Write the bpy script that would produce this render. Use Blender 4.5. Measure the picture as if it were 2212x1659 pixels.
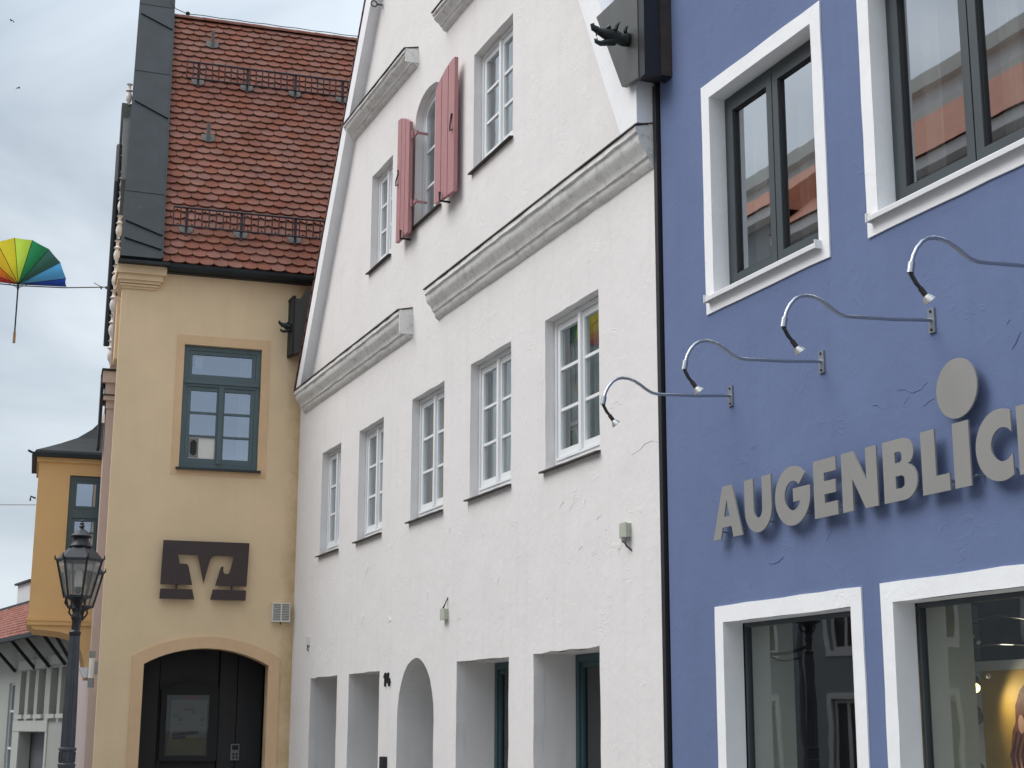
import bpy, bmesh, math, random
from math import sin, cos, pi, radians, tan, sqrt, atan2, acos
from mathutils import Vector, Matrix
from mathutils.geometry import tessellate_polygon

random.seed(7)
S = bpy.context.scene
for o in list(bpy.data.objects):
    bpy.data.objects.remove(o)
COL = S.collection

# ------------------------------------------------------------------ camera
cam_d = bpy.data.cameras.new("camera")
cam = bpy.data.objects.new("camera", cam_d)
COL.objects.link(cam)
yaw, pit, rol = radians(22.348), radians(12.6645), radians(0.1948)
fw = Vector((-cos(yaw) * cos(pit), sin(yaw) * cos(pit), sin(pit)))
rt = Vector((sin(yaw), cos(yaw), 0))
up = rt.cross(fw)
rt, up = rt * cos(rol) + up * sin(rol), up * cos(rol) - rt * sin(rol)
M = Matrix((rt, up, -fw)).transposed().to_4x4()
M.translation = Vector((0, -6, 1.6))
cam.matrix_world = M
cam_d.sensor_width = 36
cam_d.lens = 3323 / 2212 * 36
cam_d.clip_end = 3000
cam_d.clip_start = 0.1
S.camera = cam

# ------------------------------------------------------------------ light
SUN_EL, SUN_AZ = radians(50), radians(200)     # azimuth of the sun, clockwise from +Y
w = bpy.data.worlds.new("World")
S.world = w
w.use_nodes = True
nt = w.node_tree
for n in list(nt.nodes):
    nt.nodes.remove(n)
def wn(t, **k):
    n = nt.nodes.new(t)
    for a, b in k.items():
        setattr(n, a, b)
    return n
out = wn('ShaderNodeOutputWorld')
bg = wn('ShaderNodeBackground')
bg.inputs['Strength'].default_value = 0.1
sky = wn('ShaderNodeTexSky', sky_type='NISHITA', sun_disc=False)
sky.sun_elevation = SUN_EL
sky.sun_rotation = SUN_AZ
sky.dust_density = 3.0
tc = wn('ShaderNodeTexCoord')
mp = wn('ShaderNodeMapping')
mp.inputs['Scale'].default_value = (1.0, 1.0, 2.2)
mp.inputs['Location'].default_value = (0.35, 0.1, 0.0)
n1 = wn('ShaderNodeTexNoise')
n1.inputs['Scale'].default_value = 3.2
n1.inputs['Detail'].default_value = 5
n1.inputs['Roughness'].default_value = 0.52
n1.inputs['Distortion'].default_value = 0.6
cr = wn('ShaderNodeValToRGB')
cr.color_ramp.elements[0].position = 0.32
cr.color_ramp.elements[0].color = (3.15, 3.65, 4.2, 1)
cr.color_ramp.elements[1].position = 0.68
cr.color_ramp.elements[1].color = (5.7, 6.25, 6.7, 1)
# an overcast dome is brighter overhead than near the horizon
sep = wn('ShaderNodeSeparateXYZ')
mr = wn('ShaderNodeMapRange')
mr.inputs['From Min'].default_value = 0.35
mr.inputs['From Max'].default_value = 1.0
mr.inputs['To Min'].default_value = 1.0
mr.inputs['To Max'].default_value = 2.9
mul = wn('ShaderNodeVectorMath', operation='SCALE')
mix = wn('ShaderNodeMixRGB')
mix.inputs['Fac'].default_value = 0.9
L = nt.links.new
L(tc.outputs['Generated'], mp.inputs['Vector'])
L(mp.outputs['Vector'], n1.inputs['Vector'])
L(n1.outputs['Fac'], cr.inputs['Fac'])
L(tc.outputs['Generated'], sep.inputs[0])
L(sep.outputs['Z'], mr.inputs['Value'])
L(cr.outputs['Color'], mul.inputs[0])
L(mr.outputs['Result'], mul.inputs['Scale'])
L(sky.outputs['Color'], mix.inputs['Color1'])
L(mul.outputs['Vector'], mix.inputs['Color2'])
L(mix.outputs['Color'], bg.inputs['Color'])
L(bg.outputs['Background'], out.inputs['Surface'])

sun_d = bpy.data.lights.new("sun", 'SUN')
sun_d.energy = 1.5
sun_d.angle = radians(40)
sun_d.color = (1.0, 0.97, 0.93)
sun = bpy.data.objects.new("sun", sun_d)
COL.objects.link(sun)
to_sun = Vector((sin(SUN_AZ) * cos(SUN_EL), cos(SUN_AZ) * cos(SUN_EL), sin(SUN_EL)))
sun.rotation_euler = to_sun.to_track_quat('Z', 'Y').to_euler()

S.view_settings.view_transform = 'Standard'
S.view_settings.look = 'None'
S.view_settings.exposure = 0.52
S.view_settings.gamma = 1.0
S.view_settings.use_curve_mapping = False
S.render.engine = 'CYCLES'
S.cycles.max_bounces = 8
S.cycles.transparent_max_bounces = 12

# ------------------------------------------------------------------ materials
MATS = {}
def mat(name, col, rough=0.8, metal=0.0, spec=0.5, var=0.06, scale=3.0, bump=0.0, bscale=40.0,
        trowel=0.0, dirt=0.0, dirtcol=(0.05, 0.045, 0.04), rnd=0.0, emit=None, streak=0.0, joint=None):
    if name in MATS:
        return MATS[name]
    m = bpy.data.materials.new(name)
    m.use_nodes = True
    t = m.node_tree
    b = t.nodes['Principled BSDF']
    b.inputs['Roughness'].default_value = rough
    b.inputs['Metallic'].default_value = metal
    b.inputs['Specular IOR Level'].default_value = spec
    N, K = t.nodes.new, t.links.new
    tcn = N('ShaderNodeTexCoord')
    geo = N('ShaderNodeNewGeometry')
    P = geo.outputs['Position']
    nz = N('ShaderNodeTexNoise')
    nz.inputs['Scale'].default_value = scale
    nz.inputs['Detail'].default_value = 6
    nz.inputs['Roughness'].default_value = 0.6
    K(P, nz.inputs['Vector'])
    c = Vector(col[:3])
    ramp = N('ShaderNodeValToRGB')
    ramp.color_ramp.elements[0].position = 0.3
    ramp.color_ramp.elements[1].position = 0.7
    ramp.color_ramp.elements[0].color = (*(c * (1 - var)), 1)
    ramp.color_ramp.elements[1].color = (*(c * (1 + var)), 1)
    K(nz.outputs['Fac'], ramp.inputs['Fac'])
    cur = ramp.outputs['Color']
    if rnd:
        oi = N('ShaderNodeObjectInfo')
        ad = N('ShaderNodeMath'); ad.operation = 'ADD'
        K(oi.outputs['Random'], ad.inputs[0]); K(geo.outputs['Random Per Island'], ad.inputs[1])
        fr = N('ShaderNodeMath'); fr.operation = 'FRACT'
        K(ad.outputs[0], fr.inputs[0])
        r2 = N('ShaderNodeMapRange')
        r2.inputs['To Min'].default_value = 1 - rnd
        r2.inputs['To Max'].default_value = 1 + rnd
        K(fr.outputs[0], r2.inputs['Value'])
        hs = N('ShaderNodeHueSaturation')
        K(r2.outputs['Result'], hs.inputs['Value'])
        r3 = N('ShaderNodeMapRange')
        r3.inputs['To Min'].default_value = 1.12
        r3.inputs['To Max'].default_value = 0.88
        K(fr.outputs[0], r3.inputs['Value'])
        K(r3.outputs['Result'], hs.inputs['Saturation'])
        K(cur, hs.inputs['Color'])
        cur = hs.outputs['Color']
    if dirt:
        nd = N('ShaderNodeTexNoise')
        nd.inputs['Scale'].default_value = 9.0
        nd.inputs['Detail'].default_value = 8
        nd.inputs['Roughness'].default_value = 0.75
        K(P, nd.inputs['Vector'])
        dr = N('ShaderNodeValToRGB')
        dr.color_ramp.elements[0].position = 0.50 if dirt > .45 else 0.58
        dr.color_ramp.elements[0].color = (0, 0, 0, 1)
        dr.color_ramp.elements[1].position = 0.72 if dirt > .45 else 0.75
        dr.color_ramp.elements[1].color = (dirt, dirt, dirt, 1)
        K(nd.outputs['Fac'], dr.inputs['Fac'])
        mx = N('ShaderNodeMixRGB')
        mx.inputs['Color2'].default_value = (*dirtcol, 1)
        K(dr.outputs['Color'], mx.inputs['Fac']); K(cur, mx.inputs['Color1'])
        cur = mx.outputs['Color']
    if streak:
        mpn = N('ShaderNodeMapping')
        mpn.inputs['Scale'].default_value = (5.0, 5.0, 0.35)
        K(P, mpn.inputs['Vector'])
        ns = N('ShaderNodeTexNoise')
        ns.inputs['Scale'].default_value = 1.6
        ns.inputs['Detail'].default_value = 5
        K(mpn.outputs['Vector'], ns.inputs['Vector'])
        sr = N('ShaderNodeValToRGB')
        sr.color_ramp.elements[0].position = 0.52
        sr.color_ramp.elements[0].color = (0, 0, 0, 1)
        sr.color_ramp.elements[1].position = 0.85
        sr.color_ramp.elements[1].color = (streak, streak, streak, 1)
        K(ns.outputs['Fac'], sr.inputs['Fac'])
        mx = N('ShaderNodeMixRGB')
        mx.inputs['Color2'].default_value = (*dirtcol, 1)
        K(sr.outputs['Color'], mx.inputs['Fac']); K(cur, mx.inputs['Color1'])
        cur = mx.outputs['Color']
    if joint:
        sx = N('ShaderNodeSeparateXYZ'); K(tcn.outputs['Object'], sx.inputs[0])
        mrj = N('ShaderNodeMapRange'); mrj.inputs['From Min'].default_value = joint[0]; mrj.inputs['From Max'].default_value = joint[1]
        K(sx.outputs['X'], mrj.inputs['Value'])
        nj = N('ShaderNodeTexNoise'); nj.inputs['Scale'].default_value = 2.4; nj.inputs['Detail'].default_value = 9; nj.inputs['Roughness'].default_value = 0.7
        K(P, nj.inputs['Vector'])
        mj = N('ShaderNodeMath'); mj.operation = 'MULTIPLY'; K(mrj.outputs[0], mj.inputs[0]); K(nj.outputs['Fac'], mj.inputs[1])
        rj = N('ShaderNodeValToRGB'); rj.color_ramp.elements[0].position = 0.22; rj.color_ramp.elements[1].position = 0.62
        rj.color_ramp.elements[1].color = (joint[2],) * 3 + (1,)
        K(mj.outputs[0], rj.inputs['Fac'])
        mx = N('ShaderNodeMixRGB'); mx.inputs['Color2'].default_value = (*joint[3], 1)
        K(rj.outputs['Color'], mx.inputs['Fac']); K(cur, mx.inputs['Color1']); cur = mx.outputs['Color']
    K(cur, b.inputs['Base Color'])
    height = None
    if bump:
        nb = N('ShaderNodeTexNoise')
        nb.inputs['Scale'].default_value = bscale
        nb.inputs['Detail'].default_value = 4
        K(P, nb.inputs['Vector'])
        mm = N('ShaderNodeMath'); mm.operation = 'MULTIPLY'
        mm.inputs[1].default_value = bump
        K(nb.outputs['Fac'], mm.inputs[0])
        height = mm.outputs[0]
    if trowel:
        # broad waves of hand-laid plaster plus curved trowel edges
        n2 = N('ShaderNodeTexNoise')
        n2.inputs['Scale'].default_value = 1.7
        n2.inputs['Detail'].default_value = 3
        K(P, n2.inputs['Vector'])
        n3 = N('ShaderNodeTexNoise')
        n3.inputs['Scale'].default_value = 2.6
        n3.inputs['Detail'].default_value = 2
        n3.inputs['Distortion'].default_value = 2.4
        K(P, n3.inputs['Vector'])
        edge = N('ShaderNodeValToRGB')
        e = edge.color_ramp
        e.elements[0].position = 0.50; e.elements[0].color = (0, 0, 0, 1)
        e.elements[1].position = 0.512; e.elements[1].color = (1, 1, 1, 1)
        x = e.elements.new(0.60); x.color = (0, 0, 0, 1)
        K(n3.outputs['Fac'], edge.inputs['Fac'])
        msk = N('ShaderNodeTexNoise')
        msk.inputs['Scale'].default_value = 3.1
        msk.inputs['Detail'].default_value = 2
        mo = N('ShaderNodeVectorMath'); mo.operation = 'ADD'
        mo.inputs[1].default_value = (7.3, 2.2, 5.1)
        K(P, mo.inputs[0]); K(mo.outputs[0], msk.inputs['Vector'])
        mk = N('ShaderNodeValToRGB')
        mk.color_ramp.elements[0].position = 0.52
        mk.color_ramp.elements[1].position = 0.66
        K(msk.outputs['Fac'], mk.inputs['Fac'])
        em = N('ShaderNodeMath'); em.operation = 'MULTIPLY'
        K(edge.outputs['Color'], em.inputs[0]); K(mk.outputs['Color'], em.inputs[1])
        a1 = N('ShaderNodeMath'); a1.operation = 'MULTIPLY_ADD'
        a1.inputs[1].default_value = trowel * 0.35
        K(em.outputs[0], a1.inputs[0])
        a2 = N('ShaderNodeMath'); a2.operation = 'MULTIPLY_ADD'
        a2.inputs[1].default_value = trowel * 2.6
        K(n2.outputs['Fac'], a2.inputs[0])
        if height is not None:
            K(height, a2.inputs[2])
        K(a2.outputs[0], a1.inputs[2])
        n4 = N('ShaderNodeTexNoise')
        n4.inputs['Scale'].default_value = 11
        n4.inputs['Detail'].default_value = 3
        K(P, n4.inputs['Vector'])
        a3 = N('ShaderNodeMath'); a3.operation = 'MULTIPLY_ADD'
        a3.inputs[1].default_value = trowel * 0.5
        K(n4.outputs['Fac'], a3.inputs[0]); K(a1.outputs[0], a3.inputs[2])
        height = a3.outputs[0]
    if height is not None:
        bp = N('ShaderNodeBump')
        bp.inputs['Strength'].default_value = 1.0
        bp.inputs['Distance'].default_value = 1.0
        K(height, bp.inputs['Height'])
        K(bp.outputs['Normal'], b.inputs['Normal'])
    if emit:
        b.inputs['Emission Color'].default_value = (*emit[:3], 1)
        b.inputs['Emission Strength'].default_value = emit[3]
    MATS[name] = m
    return m

def glass(name, tint=(0.75, 0.8, 0.8), refl=1.0, rcol=(0.95, 0.97, 1.0), wave=0.0006, dust=0.0):
    # thin pane: clear with a Schlick reflection on the side that faces the ray
    m = bpy.data.materials.new(name)
    m.use_nodes = True
    t = m.node_tree
    t.nodes.remove(t.nodes['Principled BSDF'])
    N, K = t.nodes.new, t.links.new
    def M_(op, a, b):
        n = N('ShaderNodeMath'); n.operation = op
        for i, q in enumerate((a, b)):
            if isinstance(q, (int, float)): n.inputs[i].default_value = q
            else: K(q, n.inputs[i])
        return n.outputs[0]
    lw = N('ShaderNodeLayerWeight'); lw.inputs['Blend'].default_value = 0.5
    geo = N('ShaderNodeNewGeometry')
    sch = M_('ADD', M_('MULTIPLY', M_('POWER', lw.outputs['Facing'], 5.0), 0.92), 0.08)
    fac = M_('MINIMUM', M_('MULTIPLY', sch, refl), 0.9)
    fac = M_('MULTIPLY', fac, M_('SUBTRACT', 1.0, geo.outputs['Backfacing']))
    tr = N('ShaderNodeBsdfTransparent'); tr.inputs['Color'].default_value = (*tint, 1)
    gl = N('ShaderNodeBsdfGlossy'); gl.inputs['Roughness'].default_value = 0.012
    gl.inputs['Color'].default_value = (*rcol, 1)
    nz = N('ShaderNodeTexNoise'); nz.inputs['Scale'].default_value = 1.6
    bp = N('ShaderNodeBump'); bp.inputs['Strength'].default_value = 1; bp.inputs['Distance'].default_value = wave
    K(geo.outputs['Position'], nz.inputs['Vector']); K(nz.outputs['Fac'], bp.inputs['Height'])
    K(bp.outputs['Normal'], gl.inputs['Normal'])
    mx = N('ShaderNodeMixShader')
    K(fac, mx.inputs['Fac'])
    K(tr.outputs[0], mx.inputs[1]); K(gl.outputs[0], mx.inputs[2])
    last = mx.outputs[0]
    if dust:
        df = N('ShaderNodeBsdfTranslucent'); df.inputs['Color'].default_value = (0.75, 0.73, 0.68, 1)
        d2 = N('ShaderNodeBsdfDiffuse'); d2.inputs['Color'].default_value = (0.7, 0.68, 0.64, 1)
        m1 = N('ShaderNodeMixShader'); m2 = N('ShaderNodeMixShader'); m2.inputs['Fac'].default_value = dust
        K(df.outputs[0], m1.inputs[1]); K(d2.outputs[0], m1.inputs[2])
        K(last, m2.inputs[1]); K(m1.outputs[0], m2.inputs[2]); last = m2.outputs[0]
    K(last, t.nodes['Material Output'].inputs['Surface'])
    return m

WHITE = mat('white_plaster', (0.775, 0.745, 0.73), 0.92, spec=0.2, var=0.022, scale=1.5, bump=0.0012, bscale=55, trowel=0.0055,
            streak=0.13, dirtcol=(0.42, 0.39, 0.36))
WTRIM = mat('white_trim_paint', (0.86, 0.86, 0.87), 0.85, spec=0.25, var=0.03, bump=0.001, bscale=50, trowel=0.004, dirt=0.12, dirtcol=(0.45, 0.43, 0.4))
WCORN = mat('white_cornice_plaster', (0.76, 0.75, 0.73), 0.9, spec=0.2, var=0.05, scale=5, bump=0.003, bscale=45, trowel=0.004,
            dirt=0.5, dirtcol=(0.16, 0.14, 0.12))
BLUE = mat('blue_plaster', (0.138, 0.18, 0.318), 0.9, spec=0.25, var=0.06, scale=0.9, streak=0.16, dirtcol=(0.085, 0.115, 0.21), bump=0.001, bscale=70, trowel=0.0045)
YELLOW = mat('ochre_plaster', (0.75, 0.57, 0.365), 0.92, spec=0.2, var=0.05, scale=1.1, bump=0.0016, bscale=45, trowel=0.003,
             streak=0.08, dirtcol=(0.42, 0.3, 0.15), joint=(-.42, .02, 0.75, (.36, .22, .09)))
PEACH = mat('peach_surround_paint', (0.68, 0.465, 0.28), 0.9, spec=0.2, var=0.05, bump=0.0012, bscale=50, trowel=0.002)
ORANGE = mat('orange_plaster', (0.78, 0.50, 0.235), 0.9, spec=0.2, var=0.03, bump=0.002)
ORANGE_TRIM = mat('pale_orange_moulding', (0.78, 0.50, 0.22), 0.85, var=0.03)
ROSE = mat('rose_plaster', (0.56, 0.455, 0.43), 0.9, spec=0.2, var=0.03, bump=0.002)
STUCCO = mat('white_stucco', (0.78, 0.72, 0.66), 0.9, var=0.12, scale=14, dirt=0.5, dirtcol=(0.25, 0.2, 0.17))
GREYWALL = mat('grey_plaster', (0.47, 0.47, 0.43), 0.9, var=0.04, scale=0.8, bump=0.003)
GREYTRIM = mat('pale_grey_trim', (0.58, 0.58, 0.53), 0.9, var=0.03)
TILE = mat('clay_tile', (0.20, 0.080, 0.055), 0.85, spec=0.25, var=0.22, scale=2.2, bump=0.002, bscale=60, rnd=0.035, dirt=0.55,
           dirtcol=(0.11, 0.075, 0.06))
TILEOLD = mat('grey_metal_tile', (0.12, 0.115, 0.105), 0.7, var=0.2, scale=9)
RTILE = mat('red_far_tile', (0.25, 0.088, 0.06), 0.85, var=0.15, scale=6, rnd=0.15)
VERGE = mat('dark_verge_tile', (0.10, 0.04, 0.03), 0.85, var=0.3, scale=9)
SHEET = mat('dark_sheet_metal', (0.02, 0.025, 0.028), 0.6, metal=0.0, spec=0.3, var=0.22, scale=2.5, dirt=0.25, dirtcol=(0.12, 0.13, 0.14))
SHEET2 = mat('grey_brown_sheet_metal', (0.085, 0.085, 0.078), 0.42, metal=0.3, var=0.15, scale=3, streak=0.3, dirtcol=(0.13, 0.13, 0.12))
CAPM = mat('brown_cap_metal', (0.05, 0.038, 0.032), 0.55, metal=0.2, var=0.25, scale=8)
BRONZE = mat('dark_bronze', (0.02, 0.026, 0.026), 0.38, metal=0.5, var=0.5, scale=20)
IRON = mat('black_iron', (0.028, 0.028, 0.032), 0.45, metal=0.3, var=0.25, scale=9)
POSTM = mat('grey_painted_iron', (0.075, 0.078, 0.09), 0.4, metal=0.3, var=0.15, scale=6)
RUST = mat('red_brown_iron', (0.055, 0.035, 0.04), 0.6, metal=0.2, var=0.3, scale=12)
WFRAME = mat('white_window_paint', (0.80, 0.81, 0.82), 0.45, var=0.01)
GFRAME = mat('grey_green_window_paint', (0.075, 0.115, 0.125), 0.45, var=0.05)
DFRAME = mat('dark_grey_window_paint', (0.05, 0.062, 0.068), 0.42, var=0.05)
TFRAME = mat('teal_door_paint', (0.035, 0.075, 0.088), 0.45, var=0.08)
SILLW = mat('white_sill_metal', (0.72, 0.72, 0.72), 0.4, var=0.03, dirt=0.2, dirtcol=(0.3, 0.28, 0.25))
RUBBER = mat('black_gasket', (0.012, 0.012, 0.014), 0.6)
CURT = mat('pale_curtain', (0.46, 0.47, 0.44), 0.95, var=0.06, scale=8)
CURTD = mat('beige_lace_curtain', (0.36, 0.34, 0.31), 0.95, var=0.12, scale=10)
ROOM = mat('room_interior', (0.22, 0.22, 0.21), 0.95)
DARKROOM = mat('dark_interior', (0.045, 0.042, 0.04), 0.95)
LINING = mat('shop_window_lining', (0.66, 0.70, 0.62), 0.7, var=0.03)
SHUT = mat('old_pink_shutter_paint', (0.42, 0.20, 0.205), 0.55, var=0.06, scale=6, streak=0.15, dirtcol=(0.3, 0.1, 0.11))
LETT = mat('grey_sign_metal', (0.30, 0.29, 0.275), 0.5, metal=0.15, var=0.03)
SIGNB = mat('brown_sign_metal', (0.042, 0.024, 0.023), 0.5, var=0.12, scale=5)
STEEL = mat('brushed_steel', (0.42, 0.44, 0.47), 0.28, metal=0.9, var=0.06)
STEELD = mat('grey_bracket_steel', (0.30, 0.33, 0.37), 0.4, metal=0.6, var=0.06)
BULB = mat('halogen_reflector', (0.55, 0.55, 0.53), 0.32, metal=0.7)
BOXM = mat('grey_green_plastic', (0.45, 0.46, 0.38), 0.6, var=0.08)
LOUV = mat('white_plastic', (0.68, 0.66, 0.62), 0.6, var=0.06, dirt=0.3, dirtcol=(0.3, 0.25, 0.2))
BLACK = mat('matt_black', (0.015, 0.015, 0.016), 0.7)
PORCH = mat('dark_slate_panel', (0.022, 0.021, 0.022), 0.6, var=0.2, scale=2)
PAPER = mat('notice_paper', (0.30, 0.285, 0.24), 0.9, var=0.04)
PAPER2 = mat('buff_poster', (0.24, 0.18, 0.075), 0.9, var=0.2, scale=5)
NAVY = mat('navy_print', (0.02, 0.02, 0.08), 0.8)
REDP = mat('red_print', (0.3, 0.03, 0.03), 0.8)
GREYP = mat('grey_print', (0.2, 0.2, 0.2), 0.8)
POSTER = mat('ochre_photo_print', (0.58, 0.36, 0.055), 0.6, var=0.12, scale=4)
POSTW = mat('poster_white_border', (0.7, 0.7, 0.7), 0.7)
HAIR = mat('auburn_hair_print', (0.16, 0.045, 0.022), 0.6, var=0.5, scale=22)
SKIN = mat('skin_print', (0.62, 0.36, 0.25), 0.6, var=0.08)
CLOTH = mat('dark_clothing_print', (0.03, 0.03, 0.035), 0.7)
LITSPOT = mat('lit_spot_lens', (1, 0.9, 0.5), 0.4, emit=(1.0, 0.78, 0.28, 4.0))
WOOD = mat('wooden_handle', (0.38, 0.2, 0.09), 0.6, var=0.2, scale=30)
LAMPW = mat('lamp_opal', (0.75, 0.75, 0.74), 0.4)
CABLE = mat('dark_cable', (0.03, 0.03, 0.035), 0.6)
STONE = mat('grey_paving', (0.22, 0.21, 0.195), 0.9, var=0.15, scale=4, bump=0.004)
ASPH = mat('grey_ground', (0.19, 0.185, 0.175), 0.95, var=0.12, scale=2, bump=0.003)
RAIN = mat('rain_stain', (0.50, 0.475, 0.45), 0.95, var=.2, scale=25)
GLASS_W = glass('white_house_glass', (0.82, 0.86, 0.85), 2.0, wave=0.0010)
GLASS_B = glass('blue_house_glass', (0.75, 0.77, 0.77), 4.8, wave=0.0003)
GLASS_Y = glass('bank_window_glass', (0.8, 0.84, 0.86), 5.0, (0.72, 0.83, 1.0), 0.0008)
GLASS_S = glass('shop_glass', (0.93, 0.95, 0.93), 1.9, wave=0.0008)
GLASS_L = glass('lantern_glass', (0.85, 0.84, 0.81), 1.5, dust=0.2)
GLASS_C = glass('notice_case_glass', (0.7, 0.72, 0.7), 0.6)
GLASS_D = glass('dark_glass', (0.6, 0.62, 0.62), 1.2)

# ------------------------------------------------------------------ mesh helpers
class MB:
    def __init__(s):
        s.v, s.f, s.m = [], [], []
    def add(s, vs, fs, mi=0):
        o = len(s.v)
        s.v += [tuple(p) for p in vs]
        s.f += [tuple(i + o for i in f) for f in fs]
        s.m += [mi] * len(fs)
        return s
    def box(s, x0, x1, y0, y1, z0, z1, mi=0):
        vs = [(x, y, z) for x in (x0, x1) for y in (y0, y1) for z in (z0, z1)]
        return s.add(vs, [(0, 1, 3, 2), (4, 6, 7, 5), (0, 4, 5, 1), (2, 3, 7, 6), (0, 2, 6, 4), (1, 5, 7, 3)], mi)
    def obox(s, c, ax, ay, az, mi=0):            # oriented box: centre and three half vectors
        c, ax, ay, az = map(Vector, (c, ax, ay, az))
        vs = [c + ax * i + ay * j + az * k for i in (-1, 1) for j in (-1, 1) for k in (-1, 1)]
        return s.add(vs, [(0, 1, 3, 2), (4, 6, 7, 5), (0, 4, 5, 1), (2, 3, 7, 6), (0, 2, 6, 4), (1, 5, 7, 3)], mi)
    def face(s, *p, mi=0):
        return s.add(p, [tuple(range(len(p)))], mi)
    def prism(s, outer, y0, y1, holes=(), caps=(True, True), mi=0, side=True):   # polygon in x,z pulled along y
        loops = [list(outer)] + [list(h) for h in holes]
        flat = [p for l in loops for p in l]
        n = len(flat)
        tri = tessellate_polygon([[Vector((p[0], p[1], 0)) for p in l] for l in loops])
        vs = [(p[0], y0, p[1]) for p in flat] + [(p[0], y1, p[1]) for p in flat]
        fs = []
        if caps[0]: fs += [tuple(t) for t in tri]
        if caps[1]: fs += [tuple(i + n for i in reversed(t)) for t in tri]
        if side:
            o = 0
            for l in loops:
                k = len(l)
                fs += [(o + i, o + (i + 1) % k, n + o + (i + 1) % k, n + o + i) for i in range(k)]
                o += k
        return s.add(vs, fs, mi)
    def extrude(s, prof, x0, x1, n=1, jit=0.0, caps=True, mi=0):      # profile in y,z pulled along x
        k = len(prof)
        vs = []
        for i in range(n + 1):
            x = x0 + (x1 - x0) * i / n
            for (y, z) in prof:
                vs.append((x, y + random.uniform(-jit, jit), z + random.uniform(-jit, jit)))
        fs = [(i * k + j, i * k + (j + 1) % k, (i + 1) * k + (j + 1) % k, (i + 1) * k + j) for i in range(n) for j in range(k)]
        if caps:
            t = tessellate_polygon([[Vector((p[0], p[1], 0)) for p in prof]])
            fs += [tuple(q) for q in t] + [tuple(i + n * k for i in reversed(q)) for q in t]
        return s.add(vs, fs, mi)
    def tube(s, path, r, n=8, caps=True, mi=0):
        path = [Vector(p) for p in path]
        rs = r if isinstance(r, (list, tuple)) else [r] * len(path)
        vs, prev = [], None
        for i, p in enumerate(path):
            d = (path[min(i + 1, len(path) - 1)] - path[max(i - 1, 0)]).normalized()
            if prev is None:
                a = d.orthogonal().normalized()
            else:
                a = (prev - d * prev.dot(d)).normalized()
            prev = a
            b = d.cross(a)
            for k in range(n):
                t = 2 * pi * k / n
                vs.append(p + (a * cos(t) + b * sin(t)) * rs[i])
        fs = [(i * n + k, i * n + (k + 1) % n, (i + 1) * n + (k + 1) % n, (i + 1) * n + k) for i in range(len(path) - 1) for k in range(n)]
        if caps:
            fs += [tuple(range(n))[::-1], tuple(range((len(path) - 1) * n, len(path) * n))]
        return s.add(vs, fs, mi)
    def lathe(s, prof, c=(0, 0, 0), n=16, rot=0.0, mi=0, caps=True):             # profile (r, z)
        vs = []
        for (r, z) in prof:
            for k in range(n):
                t = 2 * pi * k / n + rot
                vs.append((c[0] + r * cos(t), c[1] + r * sin(t), c[2] + z))
        m = len(prof)
        fs = [(i * n + k, i * n + (k + 1) % n, (i + 1) * n + (k + 1) % n, (i + 1) * n + k) for i in range(m - 1) for k in range(n)]
        if caps:
            fs += [tuple(range(n))[::-1], tuple(range((m - 1) * n, m * n))]
        return s.add(vs, fs, mi)
    def mesh(s, name, mats, smooth=False):
        me = bpy.data.meshes.new(name)
        me.from_pydata([tuple(p) for p in s.v], [], s.f)
        for q in (mats if isinstance(mats, (list, tuple)) else [mats]):
            me.materials.append(q)
        me.polygons.foreach_set('material_index', s.m)
        bm = bmesh.new(); bm.from_mesh(me)
        bmesh.ops.recalc_face_normals(bm, faces=bm.faces)
        bm.to_mesh(me); bm.free()
        if smooth:
            me.polygons.foreach_set('use_smooth', [True] * len(me.polygons))
            me.set_sharp_from_angle(angle=radians(38))
        me.update()
        return me
    def obj(s, name, mats, parent=None, smooth=False, label=None, kind=None):
        o = bpy.data.objects.new(name, s.mesh(name, mats, smooth))
        COL.objects.link(o)
        if parent: o.parent = parent
        if label: o['label'] = label
        if kind: o['kind'] = kind
        return o

def tag(o, label, cat, group=None):
    o['label'] = label; o['category'] = cat
    if group: o['group'] = group
    return o
def thing(name, label, cat, loc=(0, 0, 0), rz=0.0, group=None):
    o = bpy.data.objects.new(name, None)
    o.empty_display_size = 0.2
    COL.objects.link(o)
    o.location = loc; o.rotation_euler = (0, 0, rz)
    return tag(o, label, cat, group)
def inst(name, me, parent, loc=(0, 0, 0), rot=(0, 0, 0)):
    o = bpy.data.objects.new(name, me)
    COL.objects.link(o)
    o.parent = parent; o.location = loc; o.rotation_euler = rot
    return o
def copy_tree(o, parent=None):
    c = o.copy(); COL.objects.link(c)
    if parent: c.parent = parent
    for ch in list(o.children):
        copy_tree(ch, c)
    return c
def rect(x0, x1, z0, z1):
    return [(x0, z0), (x1, z0), (x1, z1), (x0, z1)]
def arc(cx, cz, rx, rz, a0, a1, n=14):
    return [(cx + rx * cos(radians(a0 + (a1 - a0) * i / n)), cz + rz * sin(radians(a0 + (a1 - a0) * i / n))) for i in range(n + 1)]
def rough(poly, step=0.16, j=0.005):                # subdivided outline with the unevenness of plastered edges
    o = []
    k = len(poly)
    for i in range(k):
        a, b = poly[i], poly[(i + 1) % k]
        d = sqrt((b[0] - a[0]) ** 2 + (b[1] - a[1]) ** 2)
        m = max(1, int(d / step))
        for q in range(m):
            t = q / m
            o.append((a[0] + (b[0] - a[0]) * t + random.uniform(-j, j), a[1] + (b[1] - a[1]) * t + random.uniform(-j, j)))
    return o
def archrect(x0, x1, z0, zs, za, n=14):              # rectangle with segmental / elliptic head
    c = (x0 + x1) / 2
    return [(x0, z0), (x1, z0)] + [(c + (x1 - x0) / 2 * cos(pi * i / n), zs + (za - zs) * sin(pi * i / n)) for i in range(n + 1)]
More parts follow.
